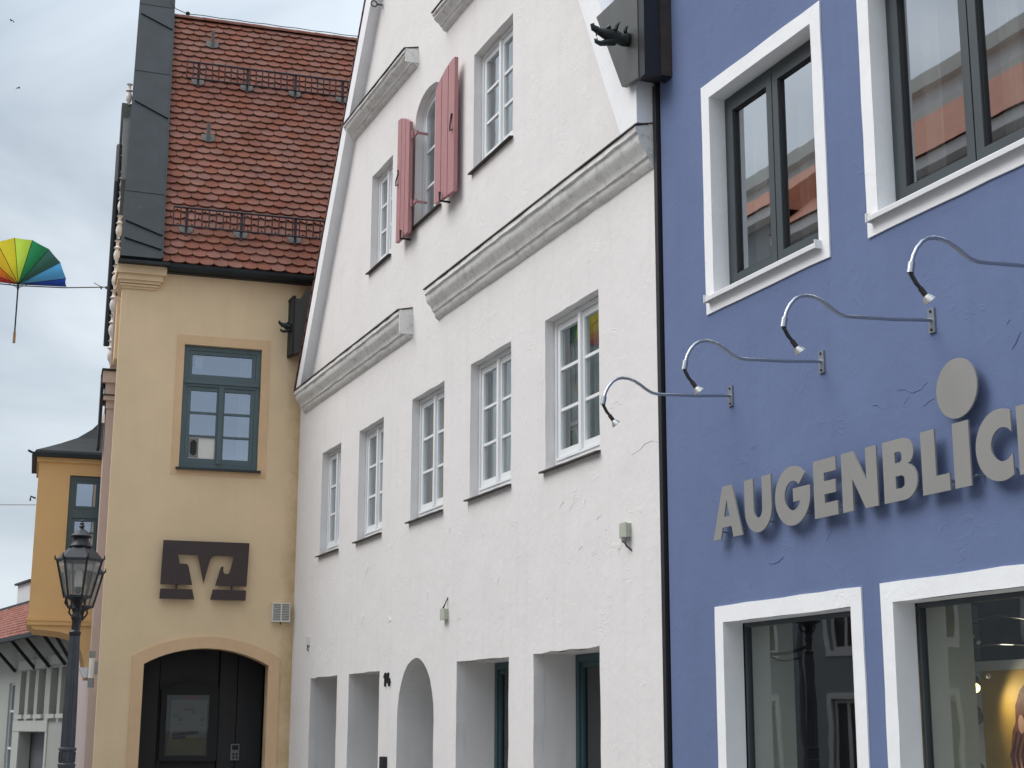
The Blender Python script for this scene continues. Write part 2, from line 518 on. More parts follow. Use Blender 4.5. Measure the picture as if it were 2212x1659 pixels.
def segarch(x0, x1, zs, za, n=16):                   # circular segment from right springing to left
    h, c = za - zs, (x0 + x1) / 2
    a = (x1 - x0) / 2
    R = (a * a + h * h) / (2 * h)
    t0 = math.asin(min(1, a / R))
    return [(c + R * sin(t0 - 2 * t0 * i / n), za - R + R * cos(t0 - 2 * t0 * i / n)) for i in range(n + 1)]

GZ = -0.4
# ------------------------------------------------------------------ ground
g = MB().face((-900, -900, GZ), (900, -900, GZ), (900, 900, GZ), (-900, 900, GZ)).obj('ground', ASPH, kind='structure')
p = MB().box(-60, 12, -1.8, 0.0, GZ - 0.2, GZ + 0.12).box(-60, 12, -14.2, -12.6, GZ - 0.2, GZ + 0.12).obj('pavement', STONE, kind='structure')

# ------------------------------------------------------------------ windows
def bars_frame(mb, x0, x1, z0, z1, y0, y1, w, wb=None):
    wb = wb or w
    mb.box(x0, x0 + w, y0, y1, z0, z1); mb.box(x1 - w, x1, y0, y1, z0, z1)
    mb.box(x0 + w, x1 - w, y0, y1, z1 - w, z1); mb.box(x0 + w, x1 - w, y0, y1, z0, z0 + wb)
def pleats(x0, x1, z0, z1, y, amp=0.025, lam=0.09):
    mb = MB()
    n = max(8, int((x1 - x0) / 0.02))
    ph = random.uniform(0, 6)
    vs = []
    for i in range(n + 1):
        x = x0 + (x1 - x0) * i / n
        yy = y + amp * (sin(2 * pi * x / lam + ph) + 0.5 * sin(2 * pi * x / lam * 0.37 + 2 * ph))
        vs += [(x, yy, z0), (x, yy, z1)]
    mb.add(vs, [(2 * i, 2 * i + 2, 2 * i + 3, 2 * i + 1) for i in range(n)])
    return mb
def room(x0, x1, y0, y1, z0, z1):
    mb = MB()
    mb.face((x0, y1, z0), (x1, y1, z0), (x1, y1, z1), (x0, y1, z1))
    mb.face((x0, y0, z0), (x0, y1, z0), (x0, y1, z1), (x0, y0, z1))
    mb.face((x1, y0, z0), (x1, y1, z0), (x1, y1, z1), (x1, y0, z1))
    mb.face((x0, y0, z0), (x1, y0, z0), (x1, y1, z0), (x0, y1, z0))
    mb.face((x0, y0, z1), (x1, y0, z1), (x1, y1, z1), (x0, y1, z1))
    return mb
def white_window(par, x0, x1, z0, z1, y, gl, rows=3, curtain=True):
    f = MB()
    bars_frame(f, x0, x1, z0, z1, y, y + 0.09, 0.05, 0.075)
    f.box(x0 + 0.05, x1 - 0.05, y - 0.012, y + 0.02, z0 + 0.075, z0 + 0.10)
    win = f.obj('window', WFRAME, par)
    xm = (x0 + x1) / 2
    MB().box(xm - 0.028, xm + 0.028, y - 0.014, y + 0.03, z0 + 0.10, z1 - 0.055).obj('meeting_rail', WFRAME, win)
    for (a, b) in ((x0 + 0.055, xm - 0.003), (xm + 0.003, x1 - 0.055)):
        zz0, zz1 = z0 + 0.103, z1 - 0.055
        s = MB()
        bars_frame(s, a, b, zz0, zz1, y + 0.012, y + 0.065, 0.062, 0.075)
        ia, ib, iz0, iz1 = a + 0.062, b - 0.062, zz0 + 0.075, zz1 - 0.062
        h = (iz1 - iz0 - 0.03 * (rows - 1)) / rows
        for r in range(1, rows):
            zb = iz0 + r * h + (r - 1) * 0.03
            s.box(ia, ib, y + 0.018, y + 0.058, zb, zb + 0.03)
        sash = s.obj('sash', WFRAME, win)
        for r in range(rows):
            zb = iz0 + r * (h + 0.03)
            MB().box(ia - 0.004, ib + 0.004, y + 0.036, y + 0.042, zb - 0.004, zb + h + 0.004).obj('pane', gl, win)
    sl = MB()
    sl.extrude([(y + 0.03, z0 + 0.012), (-0.05, z0 - 0.022), (-0.055, z0 - 0.036), (-0.045, z0 - 0.04), (y + 0.03, z0 - 0.012)], x0 - 0.055, x1 + 0.02, 8, 0.002)
    sl.obj('sill', CAPM, win)
    for xx, ln in ((x0 - .035, random.uniform(.08, .2)), (x1 - random.uniform(.0, .1), random.uniform(.05, .14)), (random.uniform(x0, x1), random.uniform(.04, .10))):
        k = random.uniform(.006, .013)
        MB().add([(xx - k, -.0006, z0 - .02), (xx + k, -.0006, z0 - .02), (xx + k * .8, -.0006, z0 - ln * .5), (xx, -.0006, z0 - ln), (xx - k * .6, -.0006, z0 - ln * .6)], [(0, 1, 2, 3, 4)]).obj('rain_mark', RAIN, win)
    if curtain:
        pleats(x0 + 0.02, x1 - 0.02, z0, z1, y + 0.15).obj('curtain', CURT, win)
    room(x0 - 0.1, x1 + 0.1, y + 0.092, y + 0.9, z0 - 0.1, z1 + 0.1).obj('room_interior', ROOM, win)
    return win

# ================================================================== WHITE HOUSE
wh = thing('white_house', 'white gabled house with pink shutters and moulded cornices between ochre and blue houses', 'house')
XL, XR = -23.46, -11.29
row1 = [(-22.03, -21.03), (-20.13, -19.03), (-17.87, -16.69), (-15.82, -14.62), (-13.72, -12.48)]
Z1a, Z1b = 4.10, 5.62
gw = [(-19.82, -18.88, 7.83, 9.23), (-15.80, -14.60, 7.93, 9.38)]
doors = [(-22.31, -20.90), (-20.34, -18.98), (-16.17, -14.66), (-14.02, -12.52)]
# gable outline: both rakes rise at about 57 degrees
SL = 1.525
def xl(z): return -23.2 + (z - 6.85) / SL
def xr(z): return -11.10 - (z - 6.85) / SL
APX = (-23.2 - 11.10) / 2
APZ = 6.85 + (APX + 23.2) * SL
wall = MB()
outer = [(XL, GZ), (XR, GZ), (XR, 7.15), (xr(7.3), 7.3), (APX, APZ), (xl(7.0), 7.0), (XL, 6.85)]
holes = [rough(rect(a, b, Z1a, Z1b)) for a, b in row1]
holes += [rough(rect(a, b, c, d)) for a, b, c, d in gw]
ARW = (-17.93, -16.92, 7.9, 9.36, 9.63)
holes.append(rough(archrect(*ARW), 0.2, 0.004))
holes += [rough(rect(a, b, 0.35, 2.325), 0.2, 0.008) for a, b in doors]
DAR = (-18.24, -16.91, GZ + 0.13, 1.72, 2.43)
holes.append(rough(archrect(*DAR), 0.25, 0.005))
wall.prism(outer, 0, 0.11, holes, caps=(True, False))
wall.obj('wall', WHITE, wh)
# deep reveals of the ground floor
for a, b in doors:
    d = MB()
    d.add([(x, y, z) for (x, z) in rect(a, b, 0.35, 2.325) for y in (0.11, 0.47)],
          [(0, 1, 3, 2), (2, 3, 5, 4), (4, 5, 7, 6), (6, 7, 1, 0)])
    d.obj('deep_reveal', WHITE, wh)
pr = archrect(*DAR)
MB().prism(pr, 0.11, 0.62, caps=(False, False)).obj('deep_reveal', WHITE, wh)
MB().prism(pr, 0.62, 0.66).obj('front_door', TFRAME, wh)
# plain sides and back so the house is a solid
body = MB()
body.face((XR, 0.11, GZ), (XR, 9, GZ), (XR, 9, 7.15), (XR, 0.11, 7.15))
body.face((XL, 0.11, GZ), (XL, 9, GZ), (XL, 9, 6.85), (XL, 0.11, 6.85))
body.face((XL, 9, GZ), (XR, 9, GZ), (XR, 9, 7.15), (APX, 9, APZ), (XL, 9, 6.85))
body.obj('side_wall', WHITE, wh)
# projecting bands along the rakes, with the kneeler block on the right
yb = -0.15
rl = [(-23.2, 6.80), (-22.93, 6.80), (-20.45, 10.60), (APX, 15.30), (APX, APZ), (xl(9.0), 9.0)]
MB().prism(rough(rl, 0.35, 0.004), yb, 0.0).obj('rake_band', WTRIM, wh, label='left rake band with weathered inner side')
rr = [(-11.30, 6.80), (-11.30, 7.21), (xr(7.4) - 0.02, 7.42), (APX, APZ), (APX, 15.25), (-12.52, 8.56), (-11.62, 6.80)]
MB().prism(rough(rr, 0.35, 0.003), -0.18, 0.0).obj('rake_band', WTRIM, wh, label='right rake band ending in a square kneeler')
# dark clay verge behind the left band and roof
rf = MB()
nrow = 46
def roofstrips(mb, x0, z0, x1, z1, y0, y1, n, t=0.03):
    dx, dz = (x1 - x0) / n, (z1 - z0) / n
    ln = sqrt(dx * dx + dz * dz)
    nx, nz = -dz / ln, dx / ln
    if nz < 0: nx, nz = -nx, -nz
    for i in range(n):
        ax, az = x0 + dx * i, z0 + dz * i
        bx, bz = ax + dx * 1.15, az + dz * 1.15
        mb.add([(ax + nx * t, y0, az + nz * t), (ax + nx * t, y1, az + nz * t), (bx + nx * 0.004, y1, bz + nz * 0.004), (bx + nx * 0.004, y0, bz + nz * 0.004),
                (ax, y0, az), (ax, y1, az)], [(0, 1, 2, 3), (0, 4, 5, 1)])
roof = MB().add([(XL - 0.1, -0.10, 6.75), (XL - 0.1, 9, 6.75), (APX, 9, APZ + 0.03), (APX, -0.10, APZ + 0.03), (XR + 0.12, 9, 7.15), (XR + 0.12, 0.12, 7.15)],
                [(0, 1, 2, 3), (3, 2, 4, 5)]).obj('roof', VERGE, wh)
tr = MB()
roofstrips(tr, xr(7.45), 7.47, APX, APZ + 0.05, 0.0, 8.9, 46)
tr.obj('roof_tile_rows', TILE, roof, kind='stuff')
tv = MB()
for i in range(48):
    z = 6.9 + i * 0.19
    x = xl(z)
    if x > APX - 0.2: break
    tv.obox((x - 0.035, -0.07, z + 0.06), (0.075, 0, 0.115), (0, 0.085, 0), (-0.02, 0, 0.013))
tv.obj('verge_tiles', VERGE, roof, kind='stuff')
# cornices
def cornice(x0, x1, zt, k, name='cornice', n=None, endL=False, endR=False):
    prof = [(0.03, zt + 0.05), (-0.19, zt), (-0.192, zt - 0.055 * k), (-0.168, zt - 0.065 * k), (-0.165, zt - 0.11 * k), (-0.145, zt - 0.155 * k), (-0.105, zt - 0.195 * k),
            (-0.085, zt - 0.24 * k), (-0.082, zt - 0.255 * k), (-0.062, zt - 0.26 * k), (-0.058, zt - 0.29 * k), (-0.035, zt - 0.325 * k), (-0.012, zt - 0.345 * k), (0.03, zt - 0.35 * k)]
    n = n or max(4, int((x1 - x0) / 0.22))
    c = MB().extrude(prof, x0, x1, n, 0.0048).obj(name, WCORN, wh, smooth=True)
    cap = MB().extrude([(0.0, zt + 0.062), (-0.205, zt + 0.016), (-0.205, zt + 0.002), (0.0, zt + 0.046)], x0 - 0.01, x1 + 0.01, n, 0.0015)
    cap.obj('cap_flashing', CAPM, c)
    return c
cornice(-23.12, -17.92, 6.77, 0.98)
cornice(-16.93, -11.305, 6.77, 1.02)
cornice(-20.75, -17.88, 10.32, 0.62)
cornice(-16.80, -13.30, 10.33, 0.62)
MB().box(-17.92, -17.895, -0.178, 0.0, 6.47, 6.775).obj('cornice_end_board', WCORN, wh)
MB().box(-17.88, -17.86, -0.178, 0.0, 10.14, 10.325).obj('cornice_end_board', WCORN, wh)
# windows
for a, b in row1:
    white_window(wh, a + 0.003, b - 0.003, Z1a + 0.004, Z1b - 0.004, 0.10, GLASS_W)
for a, b, c, d in gw:
    white_window(wh, a + 0.003, b - 0.003, c + 0.004, d - 0.004, 0.10, GLASS_W)
# arched window
def arched_window():
    x0, x1, z0, zs, za = ARW
    y = 0.10
    o = archrect(x0 + .003, x1 - .003, z0 + .004, zs, za - .004)
    i = archrect(x0 + .055, x1 - .055, z0 + .08, zs, za - .055)
    win = MB().prism(o, y, y + .09, [i]).obj('window', WFRAME, wh)
    xm = (x0 + x1) / 2
    s = MB()
    s.box(xm - .045, xm + .045, y + .005, y + .06, z0 + .08, za - .056)
    o2 = archrect(x0 + .06, x1 - .06, z0 + .085, zs, za - .06)
    i2 = archrect(x0 + .115, x1 - .115, z0 + .15, zs, za - .115)
    s.prism(o2, y + .012, y + .065, [i2])
    for zb in (8.38, 8.87):
        s.box(x0 + .11, x1 - .11, y + .018, y + .055, zb, zb + .03)
    s.obj('sash', WFRAME, win)
    for (a, b) in ((x0 + .1, xm - .04), (xm + .04, x1 - .1)):
        for (c, d) in ((z0 + .14, 8.385), (8.405, 8.875), (8.895, zs)):
            MB().box(a, b, y + .036, y + .042, c, d).obj('pane', GLASS_W, win)
    MB().prism([(x1 - .1, zs), (xm, za - .1), (x0 + .1, zs)], y + .036, y + .042).obj('pane', GLASS_W, win)
    MB().extrude([(y + 0.03, z0 + 0.012), (-0.05, z0 - 0.022), (-0.055, z0 - 0.036), (-0.045, z0 - 0.04), (y + 0.03, z0 - 0.012)], x0 - 0.06, x1 + 0.04, 6, 0.002).obj('sill', CAPM, win)
    pleats(x0, x1, z0, za, y + .22).obj('curtain', CURT, win)
    room(x0 - .1, x1 + .1, y + .092, y + .9, z0 - .1, za + .1).obj('room_interior', ROOM, win)
arched_window()
# shutters: three planks each, folded back against the wall
def shutter(hx, fx, label, ang, y0):
    # hx hinge side, fx free side, ang swing away from the wall
    wd = abs(fx - hx)
    sg = 1 if fx > hx else -1
    th = 0.045
    ca, sa = cos(ang), sin(ang)
    def T(u, v, z):            # u from hinge along leaf, v towards the street
        return (hx + sg * (u * ca), y0 - u * sa - v, z)
    root = MB()
    root.add([T(u, v, z) for u in (0.02, wd - 0.02) for v in (-0.012, 0.010) for z in (7.81, 9.2)],
             [(0, 1, 3, 2), (4, 6, 7, 5), (0, 4, 5, 1), (2, 3, 7, 6), (0, 2, 6, 4), (1, 5, 7, 3)])
    sh = root.obj('shutter', SHUT, wh, label=label)
    k = 3
    def top(u): return 9.28 + 0.21 * sin(min(1, u / wd) * pi / 2)
    for i in range(k):
        u0, u1 = wd * i / k + 0.008, wd * (i + 1) / k - 0.008
        zb = 7.79
        us = [u0 + (u1 - u0) * q / 4 for q in range(5)]
        vs = [T(u, v, zb) for u in us for v in (0, th)] + [T(u, v, top(u)) for u in us for v in (0, th)]
        fs = []
        for q in range(4):
            a = 2 * q
            fs += [(a, a + 2, a + 3, a + 1), (10 + a, 10 + a + 1, 10 + a + 3, 10 + a + 2), (a + 1, a + 3, 10 + a + 3, 10 + a + 1), (a, 10 + a, 10 + a + 2, a + 2)]
        fs += [(0, 1, 11, 10), (8, 18, 19, 9)]
        MB().add(vs, fs).obj('plank', SHUT, sh)
    for zz in (8.17, 9.10):
        h = MB()
        h.obox((hx - sg * 0.06, y0 + 0.02, zz), (0.075, 0, 0), (0, 0.012, 0), (0, 0, 0.022))
        h.lathe([(0.016, -0.05), (0.016, 0.05)], (hx - sg * 0.02, y0 - 0.01, zz), 8)
        h.obox((hx - sg * 0.13, 0.0, zz - 0.012), (0.012, 0, 0), (0, 0.08, 0), (0, 0, 0.014))
        h.obj('hinge', CAPM if sg > 0 else SHUT, sh)
    l = MB()
    u = wd - 0.06
    l.tube([T(u, th, 8.58), T(u, th + 0.03, 8.55), T(u, th + .03, 8.62), T(u - .02, th + .01, 8.72), T(u, th + .01, 8.78)], 0.010, 6)
    l.obj('latch', BLACK, sh)
    st = MB()
    u = wd * 0.42
    st.tube([T(u, -0.06, 7.76), T(u, th + 0.03, 7.76), T(u, th + 0.03, 7.87)], 0.016, 6)
    st.obj('holdback', BLACK, sh)
shutter(-17.80, -18.33, 'left pink shutter folded back against the wall', radians(-1), -0.08)
shutter(-16.70, -16.14, 'right pink shutter standing slightly off the wall', radians(-5.0), -0.12)
# ground floor windows: teal frames far back in the reveals
for i, (a, b) in enumerate(doors):
    f = MB()
    y = 0.45
    bars_frame(f, a + .004, b - .004, .36, 2.322, y, y + .09, .075)
    xm = (a + b) / 2
    f.box(xm - .05, xm + .05, y + .004, y + .08, .435, 2.247)
    win = f.obj('window', TFRAME, wh)
    for (p0, p1) in ((a + .08, xm - .05), (xm + .05, b - .08)):
        s = MB(); bars_frame(s, p0, p1, .437, 2.245, y + .02, y + .075, .05)
        s.obj('sash', TFRAME, win)
        MB().box(p0 + .045, p1 - .045, y + .045, y + .05, .48, 2.2).obj('pane', GLASS_D, win)
    room(a, b, y + .092, y + 1.2, .2, 2.5).obj('room_interior', DARKROOM, win)

def scar(par, pts, r, m, name='plaster_scar'):
    k = len(pts)
    MB().tube([(x, -.0005, z) for x, z in pts], [r * .62 * (.35 + .65 * sin(pi * (i + .3) / (k - .4))) for i in range(k)], 6).obj(name, m, par)
CRACK = mat('hairline_crack', (0.42, 0.4, 0.38), 0.95)
scar(wh, [(-11.847, 3.943), (-11.687, 3.961), (-11.598, 3.995), (-11.461, 4.004), (-11.327, 3.969)], .0035, CRACK, 'hairline_crack')
scar(wh, [(-12.902, 3.301), (-12.872, 3.255), (-12.954, 3.229)], .005, WHITE)
scar(wh, [(-18.643, 2.994), (-18.545, 2.93), (-18.675, 2.909)], .010, WHITE)
for k in range(26):
    x, z = random.uniform(-22.5, -11.8), random.uniform(2.6, 3.95)
    a, l = random.uniform(-.6, 1.2), random.uniform(.05, .16)
    scar(wh, [(x, z), (x + l * cos(a) * .5, z + l * sin(a) * .5 + .012), (x + l * cos(a), z + l * sin(a)), (x + l * cos(a + .5) * 1.3, z + l * sin(a + .5) * 1.25)], random.uniform(.003, .007), WHITE)
# fittings on the white house
def ring_hook():
    t = thing('wall_hook', 'small metal eye hook high on the white gable', 'hook', (-19.5, 0, 11.72))
    MB().tube([(0, 0.0, 0), (0, -0.09, 0.0)], 0.012, 6).obj('shank', IRON, t)
    MB().tube([(0.0, -0.09 - 0.045 + 0.045 * cos(q * pi / 6), 0.045 * sin(q * pi / 6)) for q in range(13)], 0.010, 6).obj('eye', IRON, t)
    MB().lathe([(0.05, 0), (0.05, 0.008)], (0, 0, 0), 10).obj('rose', LOUV, t).rotation_euler = (pi / 2, 0, 0)
ring_hook()
def jbox(x, z, w, h, label, cableup):
    t = thing('junction_box', label, 'junction box', (x, 0, z), 0, 'cable boxes on the white wall')
    MB().box(-w / 2, w / 2, -0.045, 0.0, -h / 2, h / 2).obj('housing', BOXM, t)
    MB().box(-w / 2 - .006, w / 2 + .006, -0.055, -0.045, -h / 2 - .006, h / 2 + .006).obj('lid', BOXM, t)
    if cableup:
        MB().tube([(-0.01, -.05, h / 2), (.02, -.03, h / 2 + .05), (.04, -.0, h / 2 + .13)], .006, 6).obj('cable', CABLE, t)
        MB().tube([(0.03, -.05, h / 2), (.04, -.03, h / 2 + .06), (.045, -.0, h / 2 + .13)], .006, 6).obj('cable', CABLE, t)
    else:
        MB().lathe([(0.026, 0), (0.024, -0.04), (0.014, -.05)], (.02, -.05, -h / 2), 10).obj('gland', GREYP, t)
        MB().tube([(.02, -.05, -h / 2 - .04), (.03, -.03, -h / 2 - .08), (.07, 0.0, -h / 2 - .12)], .008, 6).obj('cable', CABLE, t)
jbox(-11.93, 3.29, .12, .12, 'pale grey green cable box near the blue house with a cable below', False)
jbox(-16.52, 2.87, .13, .12, 'pale grey green cable box above the ground floor with cables looping over it', True)
t = thing('cable_stub', 'tiny pale cable stub on the white wall beside the ochre house', 'cable stub', (-22.45, 0, 2.87))
MB().box(-.06, .04, -.04, 0, -.06, .06).obj('clip', LOUV, t)
MB().tube([(0, -.02, -.06), (0, -.03, -.12), (0.01, -.01, -.15)], .008, 6).obj('tail', CABLE, t)
# house number 14
def number14():
    t = thing('house_number', 'black metal house number 14 beside the arched doorway', 'house number', (-18.74, -0.012, 2.12))
    one = [(0.025, 0), (0.05, 0), (0.058, .17), (.034, .17), (-.01, .118), (.002, .105), (.032, .135)]
    MB().prism(one, -.012, 0.0118).obj('digit', BLACK, t)
    four = [(.185, 0), (.21, 0), (.211, .042), (.235, .045), (.235, .066), (.212, .064), (.214, .10), (.19, .10), (.187, .062), (.130, .056), (.172, .168), (.148, .17), (.098, .05), (.1, .036), (.185, .042)]
    MB().prism(four, -.012, 0.0118).obj('digit', BLACK, t)
number14()
t = thing('entry_panel', 'dark entry phone panel left of the arched doorway', 'entry phone', (-18.68, 0, 1.12))
MB().box(-.09, .09, -.045, 0, -.2, .15).obj('housing', BLACK, t)
MB().box(-.07, .07, -.05, -.045, -.0, .12).obj('speaker_plate', IRON, t)
for q in range(3):
    MB().box(-.06, .06, -.05, -.045, -.16 + q * .05, -.13 + q * .05).obj('bell_button', STEELD, t)

# ------------------------------------------------------------------ rainwater hoppers with dragon spouts
def dragon(parent, c, d=(0, -1, 0), k=1.0):
    c, d = Vector(c), Vector(d).normalized()
    u = Vector((0, 0, 1)); s = d.cross(u)
    P = lambda a, b, h: c + (d * a + s * b + u * h) * k
    m = MB()
    # neck, skull and upper jaw
    m.tube([P(0, 0, 0), P(.05, 0, .002), P(.08, 0, .0), P(.15, 0, .02), P(.21, 0, .035), P(.27, 0, .045), P(.31, 0, .06)],
           [.065 * k, .07 * k, .058 * k, .066 * k, .060 * k, .04 * k, .03 * k], 10)
    m.tube([P(.30, 0, .06), P(.335, 0, .075), P(.345, 0, .105), P(.33, 0, .12)], [.034 * k, .03 * k, .02 * k, .006 * k], 8)
    m.tube([P(.14, 0, -.03), P(.2, 0, -.05), P(.27, 0, -.07), P(.315, 0, -.055), P(.325, 0, -.03)], [.045 * k, .035 * k, .026 * k, .018 * k, .006 * k], 8)
    for q in (-1, 1):
        m.tube([P(.14, .045 * q, .06), P(.125, .06 * q, .105), P(.10, .065 * q, .135)], [.022 * k, .016 * k, .003 * k], 6)
        m.tube([P(.05, .05 * q, .05), P(.04, .06 * q, .09), P(.02, .06 * q, .105)], [.02 * k, .014 * k, .003 * k], 6)
        m.tube([P(.19, .04 * q, .07), P(.205, .046 * q, .085), P(.22, .04 * q, .075)], [.016 * k, .02 * k, .01 * k], 6)
        m.tube([P(.30, .018 * q, .03), P(.302, .018 * q, .0)], [.009 * k, .002 * k], 5)
        m.tube([P(.305, .012 * q, -.05), P(.305, .012 * q, -.02)], [.008 * k, .002 * k], 5)
    m.lathe([(.078 * k, 0), (.078 * k, .02 * k)], (0, 0, 0), 12) if False else None
    return m.obj('dragon_spout', BRONZE, parent, smooth=True)

def hopper_right():
    t = thing('rainwater_hopper', 'large dark sheet metal rainwater box with dragon spout beside the blue house', 'rainwater box', (-11.2, 0, 7.2), 0, 'rainwater boxes with dragon heads')
    fy = -0.26
    ox, oz = -11.2, 7.2
    fr = [(-11.93, 8.07), (-11.42, 7.17), (-11.25, 7.15), (-11.10, 7.13), (-11.10, 8.06)]
    b = MB().prism([(x - ox, z - oz) for x, z in fr], fy, fy + 0.05)
    b.obj('front_panel', SHEET2, t)
    s = MB()
    s.box(-11.098 - ox, -10.99 - ox, fy + .006, 0.2, 7.12 - oz, 8.06 - oz)
    s.obj('side_panel', mat('black_sheet_metal', (0.012, 0.014, 0.02), 0.5, var=0.1), t)
    s = MB(); s.box(-10.992 - ox, -10.965 - ox, -0.1, 0.1, 7.13 - oz, 8.06 - oz)
    s.obj('corner_seam', CAPM, t)
    s = MB(); s.box(-11.36 - ox, -11.10 - ox, fy + .052, 0.2, 7.20 - oz, 7.24 - oz); s.obj('base_tray', CAPM, t)
    dragon(t, (-11.28 - ox, fy, 7.56 - oz), (-0.12, -1, 0), 0.97)
hopper_right()
def hopper_left():
    t = thing('rainwater_hopper', 'smaller dark rainwater box with dragon spout on the ochre wall', 'rainwater box', (-23.45, -0.05, 7.4), 0, 'rainwater boxes with dragon heads')
    k = lambda x, y, z: (x, y, z)
    m = MB()
    # plate facing the ochre side, tall flat box; its sloped side runs up under the verge
    m.add([(-.02, -.05, .03), (-.02, -.16, -.02), (-.02, -.19, .89), (-.02, -.06, .90), (-.02, .07, 1.14), (-.02, .07, .2),
           (.30, -.05, .03), (.30, -.16, -.02), (.30, -.19, .89), (.30, -.06, .90), (.30, .07, 1.14), (.30, .07, .2)],
          [(0, 1, 2, 3, 4, 5), (11, 10, 9, 8, 7, 6), (0, 6, 7, 1), (1, 7, 8, 2), (2, 8, 9, 3), (3, 9, 10, 4), (4, 10, 11, 5), (5, 11, 6, 0)])
    m.obj('box_body', SHEET2, t)
    MB().box(-.03, .31, -.20, -.17, -.02, .90).obj('front_panel', SHEET, t)
    MB().box(-.04, .32, -.21, -.16, .90, .93).obj('rim', SHEET, t)
    dragon(t, (.2, -.08, .42), (0.0, -1, 0), 0.9)
hopper_left()
dp = MB().box(-11.28, -11.222, -0.03, 0.06, GZ, 7.15)
tag(dp.obj('downpipe', mat('dark_joint_metal', (0.016, 0.014, 0.018), 0.55), smooth=False), 'narrow dark downpipe in the joint between the white and blue houses', 'downpipe')

# ================================================================== BLUE HOUSE (local: x along front, y inwards)
BR = radians(0.495)
BO = (-11.2096, 0, 0)
bh = thing('blue_house', 'blue plastered house with white window surrounds at the right', 'house', BO, BR)
WA = (0.865, 2.345, 5.0, 6.69)
WB = (3.045, 4.745, 5.0, 6.69)
S1 = (0.87, 2.53, 0.2, 2.405)
S2 = (2.985, 5.3, 0.2, 2.405)
bw = MB()
bw.prism([(0.015, GZ), (9.0, GZ), (9.0, 9.6), (0.015, 9.6)], 0, 0.16, [rough(rect(*q), 0.3, 0.003) for q in (WA, WB, S1, S2)], caps=(True, False))
bw.obj('wall', BLUE, bh)
bb = MB()
bb.face((0.015, .16, GZ), (0.015, 9, GZ), (0.015, 9, 9.6), (0.015, .16, 9.6)); bb.face((9, .16, GZ), (9, 9, GZ), (9, 9, 9.6), (9, .16, 9.6))
bb.face((0.06, 9, GZ), (9, 9, GZ), (9, 9, 9.6), (0.06, 9, 9.6)); bb.face((0.06, 0, 9.6), (9, 0, 9.6), (9, 9, 9.6), (0.06, 9, 9.6))
bb.obj('side_wall', BLUE, bh)
MB().prism([(-.2, 9.55), (9.3, 9.55), (4.5, 14.5)], .1, 9).obj('roof', VERGE, bh)
def surround(o, i, name='window_surround'):
    mb = MB().prism(rough(rect(*o), 0.22, 0.0035), -0.012, 0.002, [rough(rect(*i), 0.2, 0.0035)])
    # painted reveal
    x0, x1, z0, z1 = i
    mb.add([(x, y, z) for (x, z) in rect(x0 + .004, x1 - .004, z0 + .004, z1 - .004) for y in (-0.011, 0.16)], [(0, 1, 3, 2), (2, 3, 5, 4), (4, 5, 7, 6), (6, 7, 1, 0)])
    return mb.obj(name, WTRIM, bh)
surround((0.74, 2.47, 4.86, 6.815), WA)
surround((2.92, 4.87, 4.86, 6.815), WB)
surround((0.75, 2.655, 0.1, 2.53), S1)
surround((2.86, 5.43, 0.1, 2.53), S2)
def dark_window(W):
    x0, x1, z0, z1 = W
    x0 += .006; x1 -= .006; z0 += .012; z1 -= .006
    y = 0.135
    f = MB(); bars_frame(f, x0, x1, z0, z1, y, y + .08, .06)
    win = f.obj('window', DFRAME, bh)
    xm = (x0 + x1) / 2
    for (a, b) in ((x0 + .06, xm), (xm, x1 - .06)):
        s = MB(); bars_frame(s, a + .006, b - .006, z0 + .066, z1 - .066, y - .016, y + .05, .075)
        sash = s.obj('sash', DFRAME, win)
        g_ = MB(); bars_frame(g_, a + .081, b - .081, z0 + .141, z1 - .141, y + .0, y + .03, .012)
        g_.obj('gasket', RUBBER, win)
        MB().box(a + .085, b - .085, y + .018, y + .024, z0 + .145, z1 - .145).obj('pane', GLASS_B, win)
        pleats(a + .09, a + .26, z0 + .1, z1 - .1, y + .16, .02, .06).obj('curtain', CURTD, win)
    sl = MB()
    sl.extrude([(y + .01, z0 + .006), (-.055, z0 - .022), (-.062, z0 - .03), (-.062, z0 - .062), (-.052, z0 - .062), (-.05, z0 - .034), (y + .01, z0 - .01)], x0 - .075, x1 + .03)
    sl.obj('sill', SILLW, win)
    e = MB()
    for xx in (x0 - .078, x1 + .024):
        e.box(xx, xx + .012, -.068, .0, z0 - .068, z0 - .005)
    e.obj('sill_end_cap', SILLW, win)
    room(x0 - .2, x1 + .2, y + .085, y + 2.5, z0 - .5, z1 + .3).obj('room_interior', ROOM, win)
dark_window(WA); dark_window(WB)
def shop_window(Q):
    x0, x1, z0, z1 = Q
    y = 0.19
    f = MB(); bars_frame(f, x0 + .005, x1 - .005, z0 + .005, z1 - .005, y - .02, y + .03, .03)
    win = f.obj('shop_window', DFRAME, bh)
    MB().box(x0 + .033, x1 - .033, y + .003, y + .011, z0 + .03, z1 - .03).obj('pane', GLASS_S, win)
    MB().box(x0 - .05, x0 + .0, y + .035, y + .42, z0, z1 + .02).obj('lining', LINING, win)
    MB().box(x1 + .0, x1 + .05, y + .035, y + .42, z0, z1 + .02).obj('lining', LINING, win)
    return win
sw1 = shop_window(S1); sw2 = shop_window(S2)
room(0.5, 5.8, .24, 5.0, GZ, 2.75).obj('shop_interior', DARKROOM, bh)
pl = MB(); pl.face((-.0 + .5, 4.9, .2), (2.6, 4.9, .2), (2.6, 4.9, 2.2), (.5, 4.9, 2.2)); pl.obj('back_panel', LINING, sw1)

